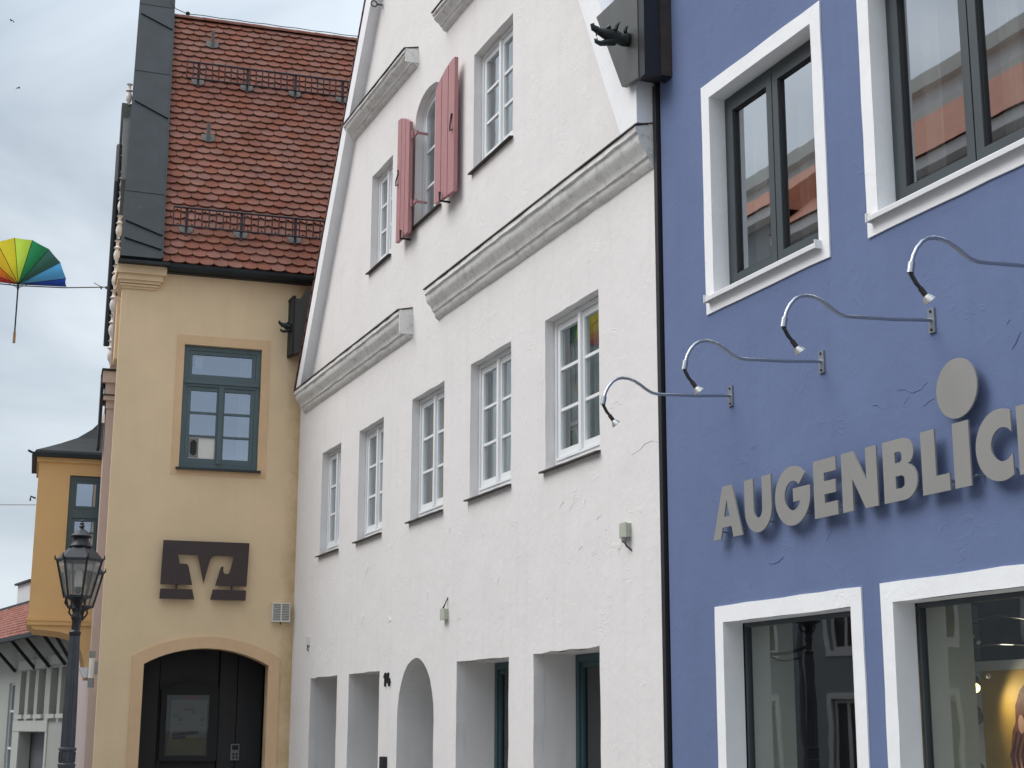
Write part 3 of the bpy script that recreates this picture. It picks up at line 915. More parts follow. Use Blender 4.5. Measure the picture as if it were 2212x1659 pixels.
for pts, r in (([(4.231, 3.784), (4.265, 3.812), (4.292, 3.845), (4.319, 3.872)], .007), ([(1.521, 2.791), (1.595, 2.784), (1.664, 2.794), (1.726, 2.818)], .008), ([(2.232, 2.733), (2.28, 2.703), (2.301, 2.691)], .006),
               ([(3.133, 3.761), (3.215, 3.753), (3.293, 3.713), (3.378, 3.717)], .006), ([(2.863, 3.711), (2.919, 3.707), (2.967, 3.672)], .007), ([(4.203, 3.945), (4.233, 3.966)], .006), ([(3.392, 3.603), (3.44, 3.624), (3.501, 3.636)], .005)):
    scar(bh, pts, r, BLUE)
for k in range(9):
    x, z = random.uniform(.3, 4.8), random.choice((random.uniform(2.6, 2.95), random.uniform(3.5, 4.0), random.uniform(4.3, 4.8)))
    a, l = random.uniform(-.4, 1.0), random.uniform(.03, .10)
    scar(bh, [(x, z), (x + l * cos(a) * .5, z + l * sin(a) * .5 + .008), (x + l * cos(a), z + l * sin(a))], random.uniform(.0015, .0035), BLUE)

# shop display: poster, post, spots, ball wires
def shopdisplay():
    t = thing('photo_poster', 'ochre advertising poster of a woman with long auburn hair in the right shop window', 'poster', BO, BR)
    y = 0.92
    MB().box(2.60, 3.9, y, y + .03, .5, 2.06).obj('white_border', POSTW, t)
    MB().box(2.665, 3.85, y - .004, y, .55, 1.995).obj('ochre_print', POSTER, t)
    hair = [(3.42, 1.2), (3.44, 1.75), (3.36, 1.9), (3.25, 1.95), (3.13, 1.93), (3.04, 1.86), (2.99, 1.76), (2.985, 1.66), (2.95, 1.6), (2.93, 1.5), (2.945, 1.42), (2.91, 1.33), (2.885, 1.22), (2.87, 1.05), (2.85, .8), (3.1, .75), (3.2, 1.0)]
    MB().prism(hair, y - .008, y - .004).obj('hair_print', HAIR, t)
    MB().prism(arc(3.24, 1.66, .155, .21, 0, 360, 24)[:-1], y - .012, y - .008).obj('face_print', SKIN, t)
    MB().prism(arc(3.045, 1.645, .03, .06, 0, 360, 14)[:-1], y - .014, y - .009).obj('ear_print', SKIN, t)
    for k in range(5):
        x = 2.93 + k * .045
        MB().tube([(x + .06, y - .009, 1.6), (x, y - .01, 1.45), (x + .03, y - .01, 1.3), (x - .03, y - .01, 1.1), (x, y - .009, .85)], [.004, .012, .016, .014, .005], 5).obj('hair_strand_print', mat('copper_hair_print', (0.20, 0.065, 0.03), 0.6, var=.4, scale=20), t)
    MB().prism([(3.05, .75), (3.14, 1.25), (3.5, 1.3), (3.7, 1.2), (3.85, .75)], y - .0115, y - .0085).obj('clothing_print', CLOTH, t)
    for q, s_ in ((0, 1), (1, 1)):
        ex = 3.18 + q * .12
        MB().prism(arc(ex, 1.69, .022, .012, 0, 360, 12)[:-1], y - .015, y - .012).obj('eye_print', CLOTH, t)
    MB().prism(arc(3.24, 1.545, .04, .014, 0, 360, 12)[:-1], y - .015, y - .012).obj('mouth_print', REDP, t)
    MB().prism([(3.225, 1.6), (3.255, 1.6), (3.245, 1.68), (3.235, 1.68)], y - .015, y - .012).obj('nose_print', mat('skin_shadow_print', (0.5, 0.27, 0.18), .6), t)
    po = thing('stone_post', 'narrow stone clad post beside the poster in the shop window', 'post', BO, BR)
    random.seed(3)
    for k in range(18):
        z = .2 + k * .125
        MB().box(2.47 + random.uniform(-.004, .004), 2.59, .90 + random.uniform(-.006, .006), .99, z, z + .118).obj('stone', mat('brown_stone', (.22, .18, .14), .9, var=.3, scale=8, rnd=.2), po)
    for z, lit, lab in ((1.93, True, 'lit spotlight at the top of the post in the shop window'), (1.73, False, 'unlit spotlight between the two lit ones in the shop window'), (1.36, True, 'lit spotlight low on the post at the bottom of the picture')):
        s = thing('spotlight', lab, 'spotlight', (0, 0, 0), 0, 'spotlights in the shop window')
        s.parent = None
        s.location = Vector(BO) + Matrix.Rotation(BR, 3, 'Z') @ Vector((2.74, .80, z)); s.rotation_euler = (0, 0, BR)
        d = Vector((.6, -.55, -.58)).normalized()
        c = Vector((0, 0, 0))
        MB().tube([(-.06, .05, .03), (0, 0, .0)], .012, 6).obj('stem', BLACK, s)
        MB().tube([c - d * .02, c + d * .03, c + d * .085], [.028, .042, .046], 14).obj('housing', BLACK if not lit else GREYP, s, smooth=True)
        if lit:
            ld = bpy.data.lights.new('spot_glow', 'SPOT'); ld.energy = 6; ld.color = (1, .86, .62); ld.spot_size = radians(140); ld.spot_blend = .8; ld.shadow_soft_size = .05
            lo = bpy.data.objects.new('spot_glow', ld); COL.objects.link(lo); lo.parent = s
            lo.location = c + d * .11; lo.rotation_euler = Vector((-.75, -.12, .3)).to_track_quat('Z', 'Y').to_euler()
        MB().tube([c + d * .0855, c + d * .09], [.038, .038], 14).obj('lens', LITSPOT if lit else GREYP, s)
    t = thing('ball_wire', 'curved steel wires with small glass balls hanging in the shop window', 'wire decoration', BO, BR)
    m1 = MB()
    for z, q in ((2.28, .05), (2.12, .03)):
        m1.tube([(2.65 + k * .13, .7 + .03 * sin(k), z + q * sin(k * .5)) for k in range(14)], .006, 5)
    m1.obj('wire', STEEL, t)
    for (x, y_, z) in ((2.67, .7, 2.27), (2.87, .7, 2.21), (2.95, .68, 2.17), (2.98, .72, 1.95), (2.76, .74, 1.79)):
        MB().lathe([(0.001, -.016), (.012, -.01), (.016, 0), (.012, .01), (.001, .016)], (x, y_, z), 8).obj('ball', LAMPW, t, smooth=True)
        MB().tube([(x, y_, z), (x - .22, y_, z + .06)], .003, 4).obj('rod', STEEL, t)
shopdisplay()
random.seed(11)

# gooseneck lamps
def goose():
    t = thing('gooseneck_lamp', 'x', 'wall lamp', BO, BR, 'gooseneck lamps on the blue wall')
    MB().box(-.032, .032, -.014, .0, -.075, .085).obj('wall_plate', STEELD, t)
    for z in (-.055, .065):
        MB().lathe([(.009, 0), (.009, .006)], (0, 0, 0), 8).obj('screw', BLACK, t).matrix_local = Matrix.Translation((0, -.014, z)) @ Matrix.Rotation(pi / 2, 4, 'X')
    pts = [(0, 0.01), (.3, -.018), (.62, -.035), (.66, -.035), (.70, -.028), (.74, -.01), (.79, .022), (.84, .048), (.89, .062), (.94, .064), (.985, .054), (1.025, .03), (1.06, -.01), (1.085, -.055), (1.10, -.10)]
    MB().tube([(0, -a, b) for a, b in pts], .0118, 10).obj('arm', STEEL, t, smooth=True)
    MB().tube([(0, -1.099, -.095), (0, -1.112, -.155)], .020, 10).obj('socket', STEEL, t, smooth=True)
    MB().tube([(0, -1.11, -.155), (.01, -1.085, -.21), (.015, -1.06, -.24)], [.012, .012, .010], 8).obj('joint', IRON, t, smooth=True)
    MB().tube([(.015, -1.065, -.235), (.02, -1.035, -.275)], .015, 8).obj('lamp_holder', CAPM, t, smooth=True)
    MB().tube([(.02, -1.036, -.272), (.022, -1.026, -.287), (.026, -1.012, -.305)], [.013, .026, .036], 14, caps=False).obj('reflector', BULB, t, smooth=True)
    MB().tube([(.0255, -1.014, -.303), (.026, -1.012, -.305)], [.034, .034], 14).obj('cover_glass', GLASS_L, t)
    return t
g0 = goose()
for i, (s_, lab) in enumerate([(1.07, 'gooseneck lamp furthest left, its head in front of the white house'), (2.31, 'gooseneck lamp below the first upper window of the blue house'),
                               (3.53, 'gooseneck lamp with a wall plate just above the round dot of the sign'), (4.76, 'gooseneck lamp at the right edge of the picture')]):
    o = g0 if i == 0 else copy_tree(g0)
    o.location = Vector(BO) + Matrix.Rotation(BR, 3, 'Z') @ Vector((s_, 0, 4.125))
    o['label'] = lab

# shop sign: separate metal letters stood off the wall
def signletters():
    t = thing('shop_sign', 'grey metal letters AUGENBLICK with a large round i dot on the blue wall', 'shop sign', BO, BR)
    z0 = 3.022
    H = .398
    def put(x, outer, holes=(), name='letter', lab=None):
        y0, y1 = -.078, -.066
        m = MB().prism([(x + a, z0 + b) for a, b in outer], y0, y1, [[(x + a, z0 + b) for a, b in h] for h in holes])
        o = m.obj(name, LETT, t, label=lab)
        xs = [a for a, b in outer]; w_ = max(xs) - min(xs)
        for q in (.2, .8):
            MB().tube([(x + w_ * q, y1, z0 + .06), (x + w_ * q, 0, z0 + .06)], .006, 6).obj('standoff', STEELD, o)
    put(.874, [(0, 0), (.115, 0), (.142, .085), (.272, .085), (.298, 0), (.43, 0), (.292, H), (.15, H)], [[(.168, .165), (.247, .165), (.208, .292)]], lab='letter A')
    u = [(0, H), (0, .165)] + arc(.184, .165, .184, .172, 180, 360, 16)[1:] + [(.368, H), (.243, H), (.243, .175)] + arc(.184, .168, .059, .07, 0, -180, 10)[1:] + [(.125, H)]
    put(1.343, u, lab='letter U')
    g_ = arc(.225, .2, .225, .212, 42, 365, 30) + [(.448, .25), (.235, .25), (.235, .155), (.312, .155)] + arc(.232, .2, .105, .105, -32, -318, 24)
    put(1.758, g_, lab='letter G')
    put(2.254, [(0, 0), (.278, 0), (.278, .095), (.125, .095), (.125, .155), (.26, .155), (.26, .245), (.125, .245), (.125, .303), (.27, .303), (.27, H), (0, H)], lab='letter E')
    put(2.588, [(0, 0), (.118, 0), (.118, .215), (.255, 0), (.392, 0), (.392, H), (.274, H), (.274, .185), (.137, H), (0, H)], lab='letter N')
    b_ = [(0, 0), (.2, 0)] + arc(.2, .118, .147, .118, -90, 68, 14)[1:] + arc(.19, .302, .128, .096, -45, 90, 12) + [(0, H)]
    put(3.047, b_, [[(.125, .08), (.19, .08), (.215, .095), (.215, .145), (.19, .16), (.125, .16)], [(.125, .245), (.175, .245), (.195, .258), (.195, .302), (.175, .315), (.125, .315)]], lab='letter B')
    put(3.44, [(0, 0), (.262, 0), (.262, .105), (.135, .105), (.135, H), (0, H)], lab='letter L')
    put(3.747, [(0, 0), (.15, 0), (.15, H), (0, H)], lab='stem of the letter i')
    put(3.62, [(a, b) for a, b in arc(.19, .608, .190, .185, 0, 360, 48)[:-1]], name='i_dot', lab='large round dot of the letter i')
    c_ = arc(.215, .2, .215, .212, 62, 298, 26) + [(.316, .108)] + arc(.235, .2, .1, .1, -38, -322, 20) + [(.316, .292)]
    put(3.951, c_, lab='letter C')
    put(4.315, [(0, 0), (.125, 0), (.125, .15), (.235, 0), (.395, 0), (.23, .205), (.385, H), (.235, H), (.125, .26), (.125, H), (0, H)], lab='letter K')
signletters()

# ================================================================== YELLOW HOUSE (local: x along side wall towards the white house, y inwards)
YR = radians(90 - 5.24)
YO = (-23.429, 0, 0)
yh = thing('ochre_house', 'ochre plastered bank house with steep red tiled roof jutting into the street', 'house', YO, YR)
SK = 0.057            # the street front is not square to the side wall
XC = -2.86            # street corner
def ytransform(v):
    return Vector(YO) + Matrix.Rotation(YR, 3, 'Z') @ Vector(v)
yo = (-1.855, -0.645, 5.53, 7.485)
ar_in = [(-2.225, GZ + .12), (-.365, GZ + .12)] + segarch(-2.215, -.36, 2.54, 2.785)
ywall = MB()
ywall.prism([(XC, GZ), (1.2, GZ), (1.2, 8.66), (XC, 8.66)], 0, 0.2, [rough(rect(*yo), .3, .003), rough(ar_in, .3, .003)], caps=(True, False))
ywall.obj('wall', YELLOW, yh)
fr = MB()
DY = 9.0
fr.face((XC, .0, GZ), (XC + SK * DY, DY, GZ), (XC + SK * DY, DY, 8.66), (XC, .0, 8.66))
fr.face((XC + SK * DY, DY, GZ), (1.2, DY, GZ), (1.2, DY, 8.66), (XC + SK * DY, DY, 8.66))
fr.obj('street_front', YELLOW, yh)
# roof plane
PH = radians(57)
TW, TE = 0.2265, 0.184
EZ = 8.72
NR = 39
def rp(x, t, h=0.0):             # point on roof: t up the slope, h above it
    return (x, -0.10 + t * cos(PH) - h * sin(PH), EZ + t * sin(PH) + h * cos(PH))
TMAX = NR * TE + .05
rbase = MB().face(rp(-2.86, 0), rp(2.2, 0), rp(2.2, TMAX), rp(-2.5, TMAX))
b1 = rp(0, TMAX)
rbase.face((-2.5, b1[1], b1[2]), (2.2, b1[1], b1[2]), (2.2, 2 * b1[1] + .1, EZ), (-2.5, 2 * b1[1] + .1, EZ))
yroof = rbase.obj('roof', VERGE, yh)
def tile_mesh(ln=.38):
    m = MB()
    hw, th = TW / 2 - .0022, .019
    o = [(hw, ln), (-hw, ln)] + [(-hw, .078)] + [(-hw * cos(pi * i / 12), .078 - .076 * sin(pi * i / 12)) for i in range(1, 12)] + [(hw, .078)]
    n = len(o)
    vs = [(a, b, 0) for a, b in o] + [(a, b, th) for a, b in o]
    fs = [tuple(range(n))[::-1], tuple(range(n, 2 * n))] + [(i, (i + 1) % n, n + (i + 1) % n, n + i) for i in range(n)]
    m.add(vs, fs)
    return m
tm = tile_mesh()
short = tile_mesh(.20)
tme = tm.mesh('tile', TILE)
tiltd = math.atan2(.026, TE)       # tiles lie on the ones below
rest = MB()
count = 0
GUARDROWS = {4: [], 27: []}
def tile_xf(x, t):
    q = rp(x, t, .055)
    j = Matrix.Rotation(random.gauss(0, .016), 4, 'Z') @ Matrix.Rotation(random.gauss(0, .014), 4, 'Y')
    # roof frame: x along, y up slope, z normal
    X = Vector((1, 0, 0)); Y_ = Vector((0, cos(PH), sin(PH))); Z_ = X.cross(Y_)
    R = Matrix((X, Y_, Z_)).transposed().to_4x4()
    return Matrix.Translation(Vector(q) + Vector((0, 0, random.uniform(-.003, .003)))) @ R @ Matrix.Rotation(-.17, 4, 'X') @ j
for r in range(NR):
    t = r * TE + random.uniform(-.006, .006)
    x = -2.62 + SK * t * cos(PH) * .9 + (TW / 2 if r % 2 else 0)
    x = -2.6 - ((-2.6) % TW) + (TW / 2 if r % 2 else 0)
    lim = .22 + r * .034
    while x < lim + .9:
        left = -2.31 + SK * t * cos(PH)
        if x > left - .22:
            vis = x < lim and x > left - .1
            mw = tile_xf(x, t)
            if count < 296 and vis:
                o = bpy.data.objects.new('tile', tme); COL.objects.link(o)
                o.parent = yroof; o.matrix_local = mw
                count += 1
            else:
                rest.add([mw @ Vector(v) for v in tm.v], tm.f)
        x += TW
rest.obj('upper_tiles', TILE, yroof, kind='stuff')
# ridge tiles
for k in range(12):
    x = -2.05 + k * .36
    q = rp(x, TMAX, .02)
    m = MB()
    prof = [(.10 * cos(a) , .085 * sin(a)) for a in [pi * i / 6 for i in range(7)]]
    vs = []
    for xx, sc in ((x - .19, 1.12), (x + .19, 1.0)):
        vs += [(xx, q[1] + p0 * sc, q[2] - .03 + p1 * sc) for p0, p1 in prof]
    m.add(vs, [(i, i + 1, 8 + i, 7 + i) for i in range(6)] + [tuple(range(7)), tuple(range(7, 14))[::-1]])
    m.obj('ridge_tile', TILE, yroof)
# lightning conductor along the ridge and down beside the coping
cpath = [(-2.13, rp(0, TMAX)[1] - .02, rp(0, TMAX)[2] + 1.2), (-2.12, rp(0, TMAX)[1] - .02, rp(0, TMAX)[2] + .28), (-2.02, rp(0, TMAX)[1] - .02, rp(0, TMAX)[2] + .18)] + [(-1.8 + .3 * k, rp(0, TMAX)[1], rp(0, TMAX)[2] + .12 + .012 * (k % 2)) for k in range(13)]
MB().tube(cpath, .008, 5).obj('lightning_conductor', CABLE, yroof)
MB().lathe([(.001, -.04), (.035, -.025), (.045, 0), (.035, .025), (.001, .04)], (-1.80, rp(0, TMAX)[1], rp(0, TMAX)[2] + .13), 10).obj('conductor_clamp', BLACK, yroof, smooth=True)
# sheet metal coping of the street gable
def rline(pa, pb, h0, h1, wd):       # rib on the coping from a to b in (x, t)
    a, b = Vector(rp(*pa, h0)), Vector(rp(*pb, h0))
    n = Vector((0, -sin(PH), cos(PH))); d = (b - a).normalized(); s_ = d.cross(n)
    return (a + b) / 2 + n * (h1 - h0) / 2, (b - a) / 2, s_ * wd, n * (h1 - h0) / 2
TC = 9.2
cp = MB()
xa0, xb0 = XC - .07, -2.30
def cx_(x, t): return x + SK * t * cos(PH)
cs = [(xa0, -.02), (xb0, -.02), (cx_(xb0, TC), TC), (cx_(xa0, TC), TC)]
vs = [rp(x, t, -.05) for x, t in cs] + [rp(x, t, .13) for x, t in cs]
cp.add(vs, [(3, 2, 1, 0), (4, 5, 6, 7)] + [(i, (i + 1) % 4, 4 + (i + 1) % 4, 4 + i) for i in range(4)])
cop = cp.obj('gable_coping', SHEET, yh)
for tt, dt in ((.55, .30), (.20, .22), (3.75, .42), (6.6, .42)):
    m = MB()
    m.obox(*rline((cx_(xa0 + .05, tt + dt), tt + dt), (cx_(xb0 - .01, tt), tt), .13, .155, .014))
    m.obj('standing_seam', SHEET, cop)
for tt in (1.6, 5.1, 7.35):
    m = MB()
    m.obox(*rline((cx_(xa0 + .0, tt + .02), tt + .02), (cx_(xb0, tt), tt), .13, .136, .006))
    m.obj('sheet_joint', SHEET, cop)
MB().obox(*rline((cx_(xb0 + .012, 0), 0), (cx_(xb0 + .012, TC), TC), -.02, .14, .012)).obj('edge_flashing', SHEET, cop)
# gable wall under the coping
gm = MB()
gt = [(XC, 0, 8.6), (XC + SK * 4.6, 4.6, EZ + 4.6 * tan(PH)), (XC + SK * 9, 9, 8.6)]
gm.add([(x, y, z) for x, y, z in gt] + [(x + .5, y, z) for x, y, z in gt], [(0, 1, 2), (5, 4, 3), (0, 3, 4, 1), (1, 4, 5, 2)])
gm.obj('gable_wall', YELLOW, yh)
# gutter
gu = MB()
prof = [(-.235 + .085 + .085 * cos(a), 8.70 + .085 * sin(a) - .0) for a in [pi + pi * i / 8 for i in range(9)]] + [(-.24 + .17, 8.70), (-.24, 8.715)]
gu.extrude([(y, z) for y, z in prof], -2.2, .2)
gutter = gu.obj('gutter', SHEET, yh)
MB().box(-2.95, -2.17, -.30, .02, 8.655, 8.70).obj('kneeler_flashing', SHEET, yh)
for k in range(3):
    MB().extrude([(y * 1.0 - .004, z - .006) for y, z in prof], -2.15 + k * .85, -2.12 + k * .85).obj('gutter_bracket', SHEET, gutter)
MB().box(-2.2, .3, -.06, .0, 8.6, 8.70).obj('eaves_board', mat('dark_eaves_board', (.05, .045, .04), .8), yh)
# kneeler cornice
kn = MB()
for (e, za, zb) in ((.17, 8.52, 8.655), (.12, 8.43, 8.52), (.085, 8.385, 8.43), (.06, 8.345, 8.376), (.03, 8.31, 8.345)):
    kn.box(XC - e * .6, -2.36 + e * .95, -e, 0.6, za, zb)
kn.obj('kneeler_cornice', YELLOW, yh)
# snow guards
def snow_guard(row, x0, x1, n):
    t0 = row * TE
    y, z = rp(0, t0, .16)[1:]
    m = MB()
    m.tube([(x0, y, z), (x1, y, z)], .016, 6)
    m.tube([(x0, y, z + .31), (x1, y, z + .31)], .019, 6)
    gd = m.obj('snow_guard', RUST, yroof)
    k = 0
    x = x0
    while x < x1:
        MB().box(x - .010, x + .010, y - .010, y + .010, z, z + .31).obj('bar', RUST, gd)
        x += .113
    x = x0 + .21
    while x < x1:
        b = MB()
        b.box(x - .022, x + .022, y + .012, y + .035, z - .16, z + .33)
        q0, q1 = rp(x, t0 - .02, .055), rp(x, t0 + .28, .05)
        b.obox(((q0[0] + q1[0]) / 2, (q0[1] + q1[1]) / 2, (q0[2] + q1[2]) / 2), (.02, 0, 0), (0, (q1[1] - q0[1]) / 2, (q1[2] - q0[2]) / 2), (0, -.004, .003))
        b.obj('bracket', RUST, gd)
        pm = MB()
        X = Vector((1, 0, 0)); Y_ = Vector((0, cos(PH), sin(PH))); Z_ = X.cross(Y_)
        R = Matrix((X, Y_, Z_)).transposed().to_4x4()
        mw = Matrix.Translation(rp(x, t0 - .075, .058)) @ R
        pm.add([mw @ Vector(v) for v in short.v], short.f)
        pm.obj('base_plate', TILEOLD, gd)
        x += .88
snow_guard(4.4, -2.12, .6, 20)
snow_guard(27.4, -1.86, 1.3, 20)
for row, x in ((18.2, -1.50), (34.3, -1.36)):
    b = MB()
    q = rp(x, row * TE, .06)
    b.box(x - .03, x + .03, q[1] - .05, q[1] + .04, q[2] - .05, q[2] + .30)
    X = Vector((1, 0, 0)); Y_ = Vector((0, cos(PH), sin(PH))); Z_ = X.cross(Y_)
    mw = Matrix.Translation(rp(x, row * TE - .06, .058)) @ Matrix((X, Y_, Z_)).transposed().to_4x4()
    hk = b.obj('roof_hook', TILEOLD, yroof)
    MB().add([mw @ Vector(v) for v in short.v], short.f).obj('base_plate', TILEOLD, hk)
# window with transom
def bank_window():
    x0, x1, z0, z1 = yo
    MB().prism(rect(-1.98, -.51, 5.41, 7.635), -.005, .002, [rect(x0, x1, z0, z1)]).obj('window_surround', PEACH, yh)
    x0 += .004; x1 -= .004; z0 += .01; z1 -= .004
    y = .06
    f = MB(); bars_frame(f, x0, x1, z0, z1, y, y + .1, .075, .07)
    f.box(x0 + .075, x1 - .075, y - .01, y + .09, 6.83, 6.97)
    win = f.obj('window', GFRAME, yh)
    MB().box(x0 + .02, x1 - .02, y - .03, y - .01, 6.875, 6.925).obj('transom_moulding', GFRAME, win)
    s = MB(); bars_frame(s, x0 + .078, x1 - .078, 6.972, z1 - .078, y + .01, y + .08, .055); s.obj('sash', GFRAME, win)
    MB().box(x0 + .13, x1 - .13, y + .04, y + .046, 7.02, z1 - .13).obj('pane', GLASS_Y, win)
    xm = (x0 + x1) / 2
    MB().box(xm - .035, xm + .035, y - .016, y + .05, z0 + .07, 6.83).obj('meeting_rail', GFRAME, win)
    for i, (a, b) in enumerate(((x0 + .078, xm - .003), (xm + .003, x1 - .078))):
        s = MB(); bars_frame(s, a, b, z0 + .073, 6.828, y + .008, y + .08, .058, .08)
        iz0, iz1 = z0 + .153, 6.77
        h = (iz1 - iz0 - .07) / 3
        for r in (1, 2):
            s.box(a + .058, b - .058, y + .016, y + .07, iz0 + r * h + (r - 1) * .035, iz0 + r * h + r * .035)
        s.obj('sash', GFRAME, win)
        for r in range(3):
            zb = iz0 + r * (h + .035)
            if i == 0 and r == 0:
                v = MB().prism(rect(a + .055, b - .055, zb - .003, zb + h + .003), y + .036, y + .05).obj('vent_panel', LOUV, win)
                cxv = a + .135
                hole = [(cxv + .05 * cos(q), zb + .105 + .06 * sin(q)) for q in [pi + pi * k / 8 for k in range(9)]] + [(cxv + .05 * cos(q), zb + h - .105 + .06 * sin(q)) for q in [pi * k / 8 for k in range(9)]]
                MB().prism(rect(cxv - .075, cxv + .075, zb + .02, zb + h - .02), y + .028, y + .036, [hole]).obj('vent_frame', GREYP, v)
                MB().prism(hole, y + .030, y + .0355).obj('vent_opening', BLACK, v)
            else:
                MB().box(a + .055, b - .055, y + .04, y + .046, zb - .003, zb + h + .003).obj('pane', GLASS_Y, win)
    MB().extrude([(y + .02, z0 + .01), (-.06, z0 - .012), (-.07, z0 - .045), (-.055, z0 - .05), (y + .02, z0 - .02)], x0 - .05, x1 + .05).obj('sill', SHEET, win)
    pleats(x1 - .30, x1 - .05, z0, z1, y + .2, .02, .07).obj('curtain', CURTD, win)
    MB().box(x0 + .18, x0 + .30, y + .06, y + .075, 7.14, 7.36).obj('paper_note', PAPER, win)
    room(x0 - .3, x1 + .3, y + .105, y + 2.2, z0 - .3, z1 + .2).obj('room_interior', DARKROOM, win)
bank_window()
# arched porch
ao = [(-2.395, GZ + .1), (-.19, GZ + .1)] + segarch(-2.385, -.19, 2.655, 2.955)
MB().prism(rough(ao, .3, .002), -.028, .003, [[(x, z) for x, z in ar_in]]).obj('arch_surround', PEACH, yh)
MB().prism(ar_in, .002, .30, caps=(False, False)).obj('arch_reveal', PEACH, yh)
pm = room(-2.6, .3, .3, 2.4, GZ, 3.2).obj('porch_interior', PORCH, yh)
pw = MB().prism([(-2.6, GZ), (.3, GZ), (.3, 3.2), (-2.6, 3.2)], .297, .305, [ar_in]).obj('porch_inner_face', PORCH, yh)
for k, (a, b, yy) in enumerate(((-2.42, -1.90, 0.95), (-1.885, -.985, 1.02), (-.97, -.70, .95), (-.69, -.30, .93))):
    MB().box(a, b, yy, yy + .04, GZ, 3.1).obj('wall_panel', PORCH, pm)
def case_():
    t = thing('notice_case', 'black glazed notice case with papers inside the arched porch', 'notice case', YO, YR)
    o = [(-1.86, 1.11), (-.985, 1.11), (-.985, 2.2), (-1.42, 2.32), (-1.86, 2.2)]
    MB().prism(o, .88, 1.0, [rect(-1.775, -1.125, 1.19, 2.11)]).obj('case_frame', BLACK, t)
    MB().box(-1.775, -1.125, .97, .985, 1.19, 2.11).obj('backing', mat('dark_green_backing', (.08, .1, .09), .9), t)
    MB().box(-1.775, -1.125, .895, .90, 1.19, 2.11).obj('pane', GLASS_C, t)
    MB().box(-1.70, -1.145, .955, .965, 1.46, 2.04).obj('notice_sheet', PAPER, t)
    MB().box(-1.73, -1.15, .962, .969, 1.2, 1.50).obj('notice_sheet', PAPER2, t)
    MB().box(-1.56, -1.2, .956, .964, 2.05, 2.1).obj('notice_sheet', REDP, t)
    y = .9535
    def pr_(a, b, c, d, m): MB().box(a, b, y, .955, c, d).obj('print_mark', m, t)
    pr_(-1.50, -1.33, 1.905, 1.92, GREYP); pr_(-1.5, -1.33, 1.875, 1.90, REDP); pr_(-1.38, -1.34, 1.83, 1.87, REDP)
    pr_(-1.68, -1.56, 1.83, 1.84, GREYP); pr_(-1.67, -1.58, 1.77, 1.81, GREYP); pr_(-1.34, -1.18, 1.83, 1.84, GREYP)
    pr_(-1.66, -1.5, 1.66, 1.67, GREYP); pr_(-1.34, -1.18, 1.66, 1.67, GREYP); pr_(-1.5, -1.36, 1.74, 1.75, GREYP)
    for a, z in ((-1.55, 1.735), (-1.22, 1.735)):
        MB().prism(arc(a, z, .028, .028, 0, 360, 12)[:-1], y, .955).obj('print_mark', REDP, t)
    m = MB(); m.obox((-1.47, .950, 1.525), (.2, 0, .018), (0, .003, 0), (-.002, 0, .025)); m.obj('print_banner', NAVY, t)
    m = MB(); m.obox((-1.555, .950, 1.465), (.1, 0, .009), (0, .003, 0), (-.002, 0, .022)); m.obj('print_banner', NAVY, t)
case_()
t = thing('intercom', 'small grey intercom box on the dark porch wall', 'intercom', YO, YR)
MB().box(-.765, -.63, .90, .945, 1.12, 1.37).obj('housing', GREYP, t)
MB().box(-.745, -.65, .893, .90, 1.28, 1.35).obj('display', BLACK, t)
for k in range(2):
    for j in range(2):
        MB().box(-.735 + k * .05, -.705 + k * .05, .893, .90, 1.15 + j * .05, 1.18 + j * .05).obj('button', BLACK, t)
# bank sign
def bank_sign():
    t = thing('bank_sign', 'dark brown metal bank emblem cut through with a winged letter V', 'sign', YO, YR)
    P1 = [(-2.03, 4.385), (-.735, 4.385), (-.755, 3.722), (-1.226, 3.722), (-1.158, 3.985), (-1.143, 4.012), (-1.125, 4.015), (-1.113, 3.998), (-1.118, 3.965), (-1.112, 3.925), (-1.085, 3.902), (-1.045, 3.902), (-1.02, 3.922),
          (-.958, 4.175), (-1.225, 4.175), (-1.28, 4.16), (-1.315, 4.12), (-1.334, 4.06), (-1.404, 3.745), (-1.505, 4.178), (-1.802, 4.178), (-1.775, 4.04), (-1.665, 4.035), (-1.640, 4.0), (-1.574, 3.722), (-2.043, 3.722)]
    up_ = MB().prism(P1, -.115, -.07).obj('emblem_plate', SIGNB, t)
    MB().prism([(-2.040, 3.655), (-1.567, 3.655), (-1.532, 3.505), (-2.046, 3.505)], -.115, -.07).obj('foot_bar', SIGNB, t)
    MB().prism([(-1.258, 3.662), (-.757, 3.662), (-.762, 3.508), (-1.292, 3.508)], -.115, -.07).obj('foot_bar', SIGNB, t)
    for x, z in ((-1.95, 4.3), (-.82, 4.3), (-1.95, 3.8), (-.85, 3.8), (-1.8, 3.6), (-1.0, 3.6)):
        MB().tube([(x, -.07, z), (x, 0, z)], .012, 6).obj('standoff', SIGNB, t)
    for x in (-1.82, -.99):
        MB().box(x, x + .03, -.09, -.075, 3.64, 3.74).obj('link_strip', SIGNB, t)
bank_sign()
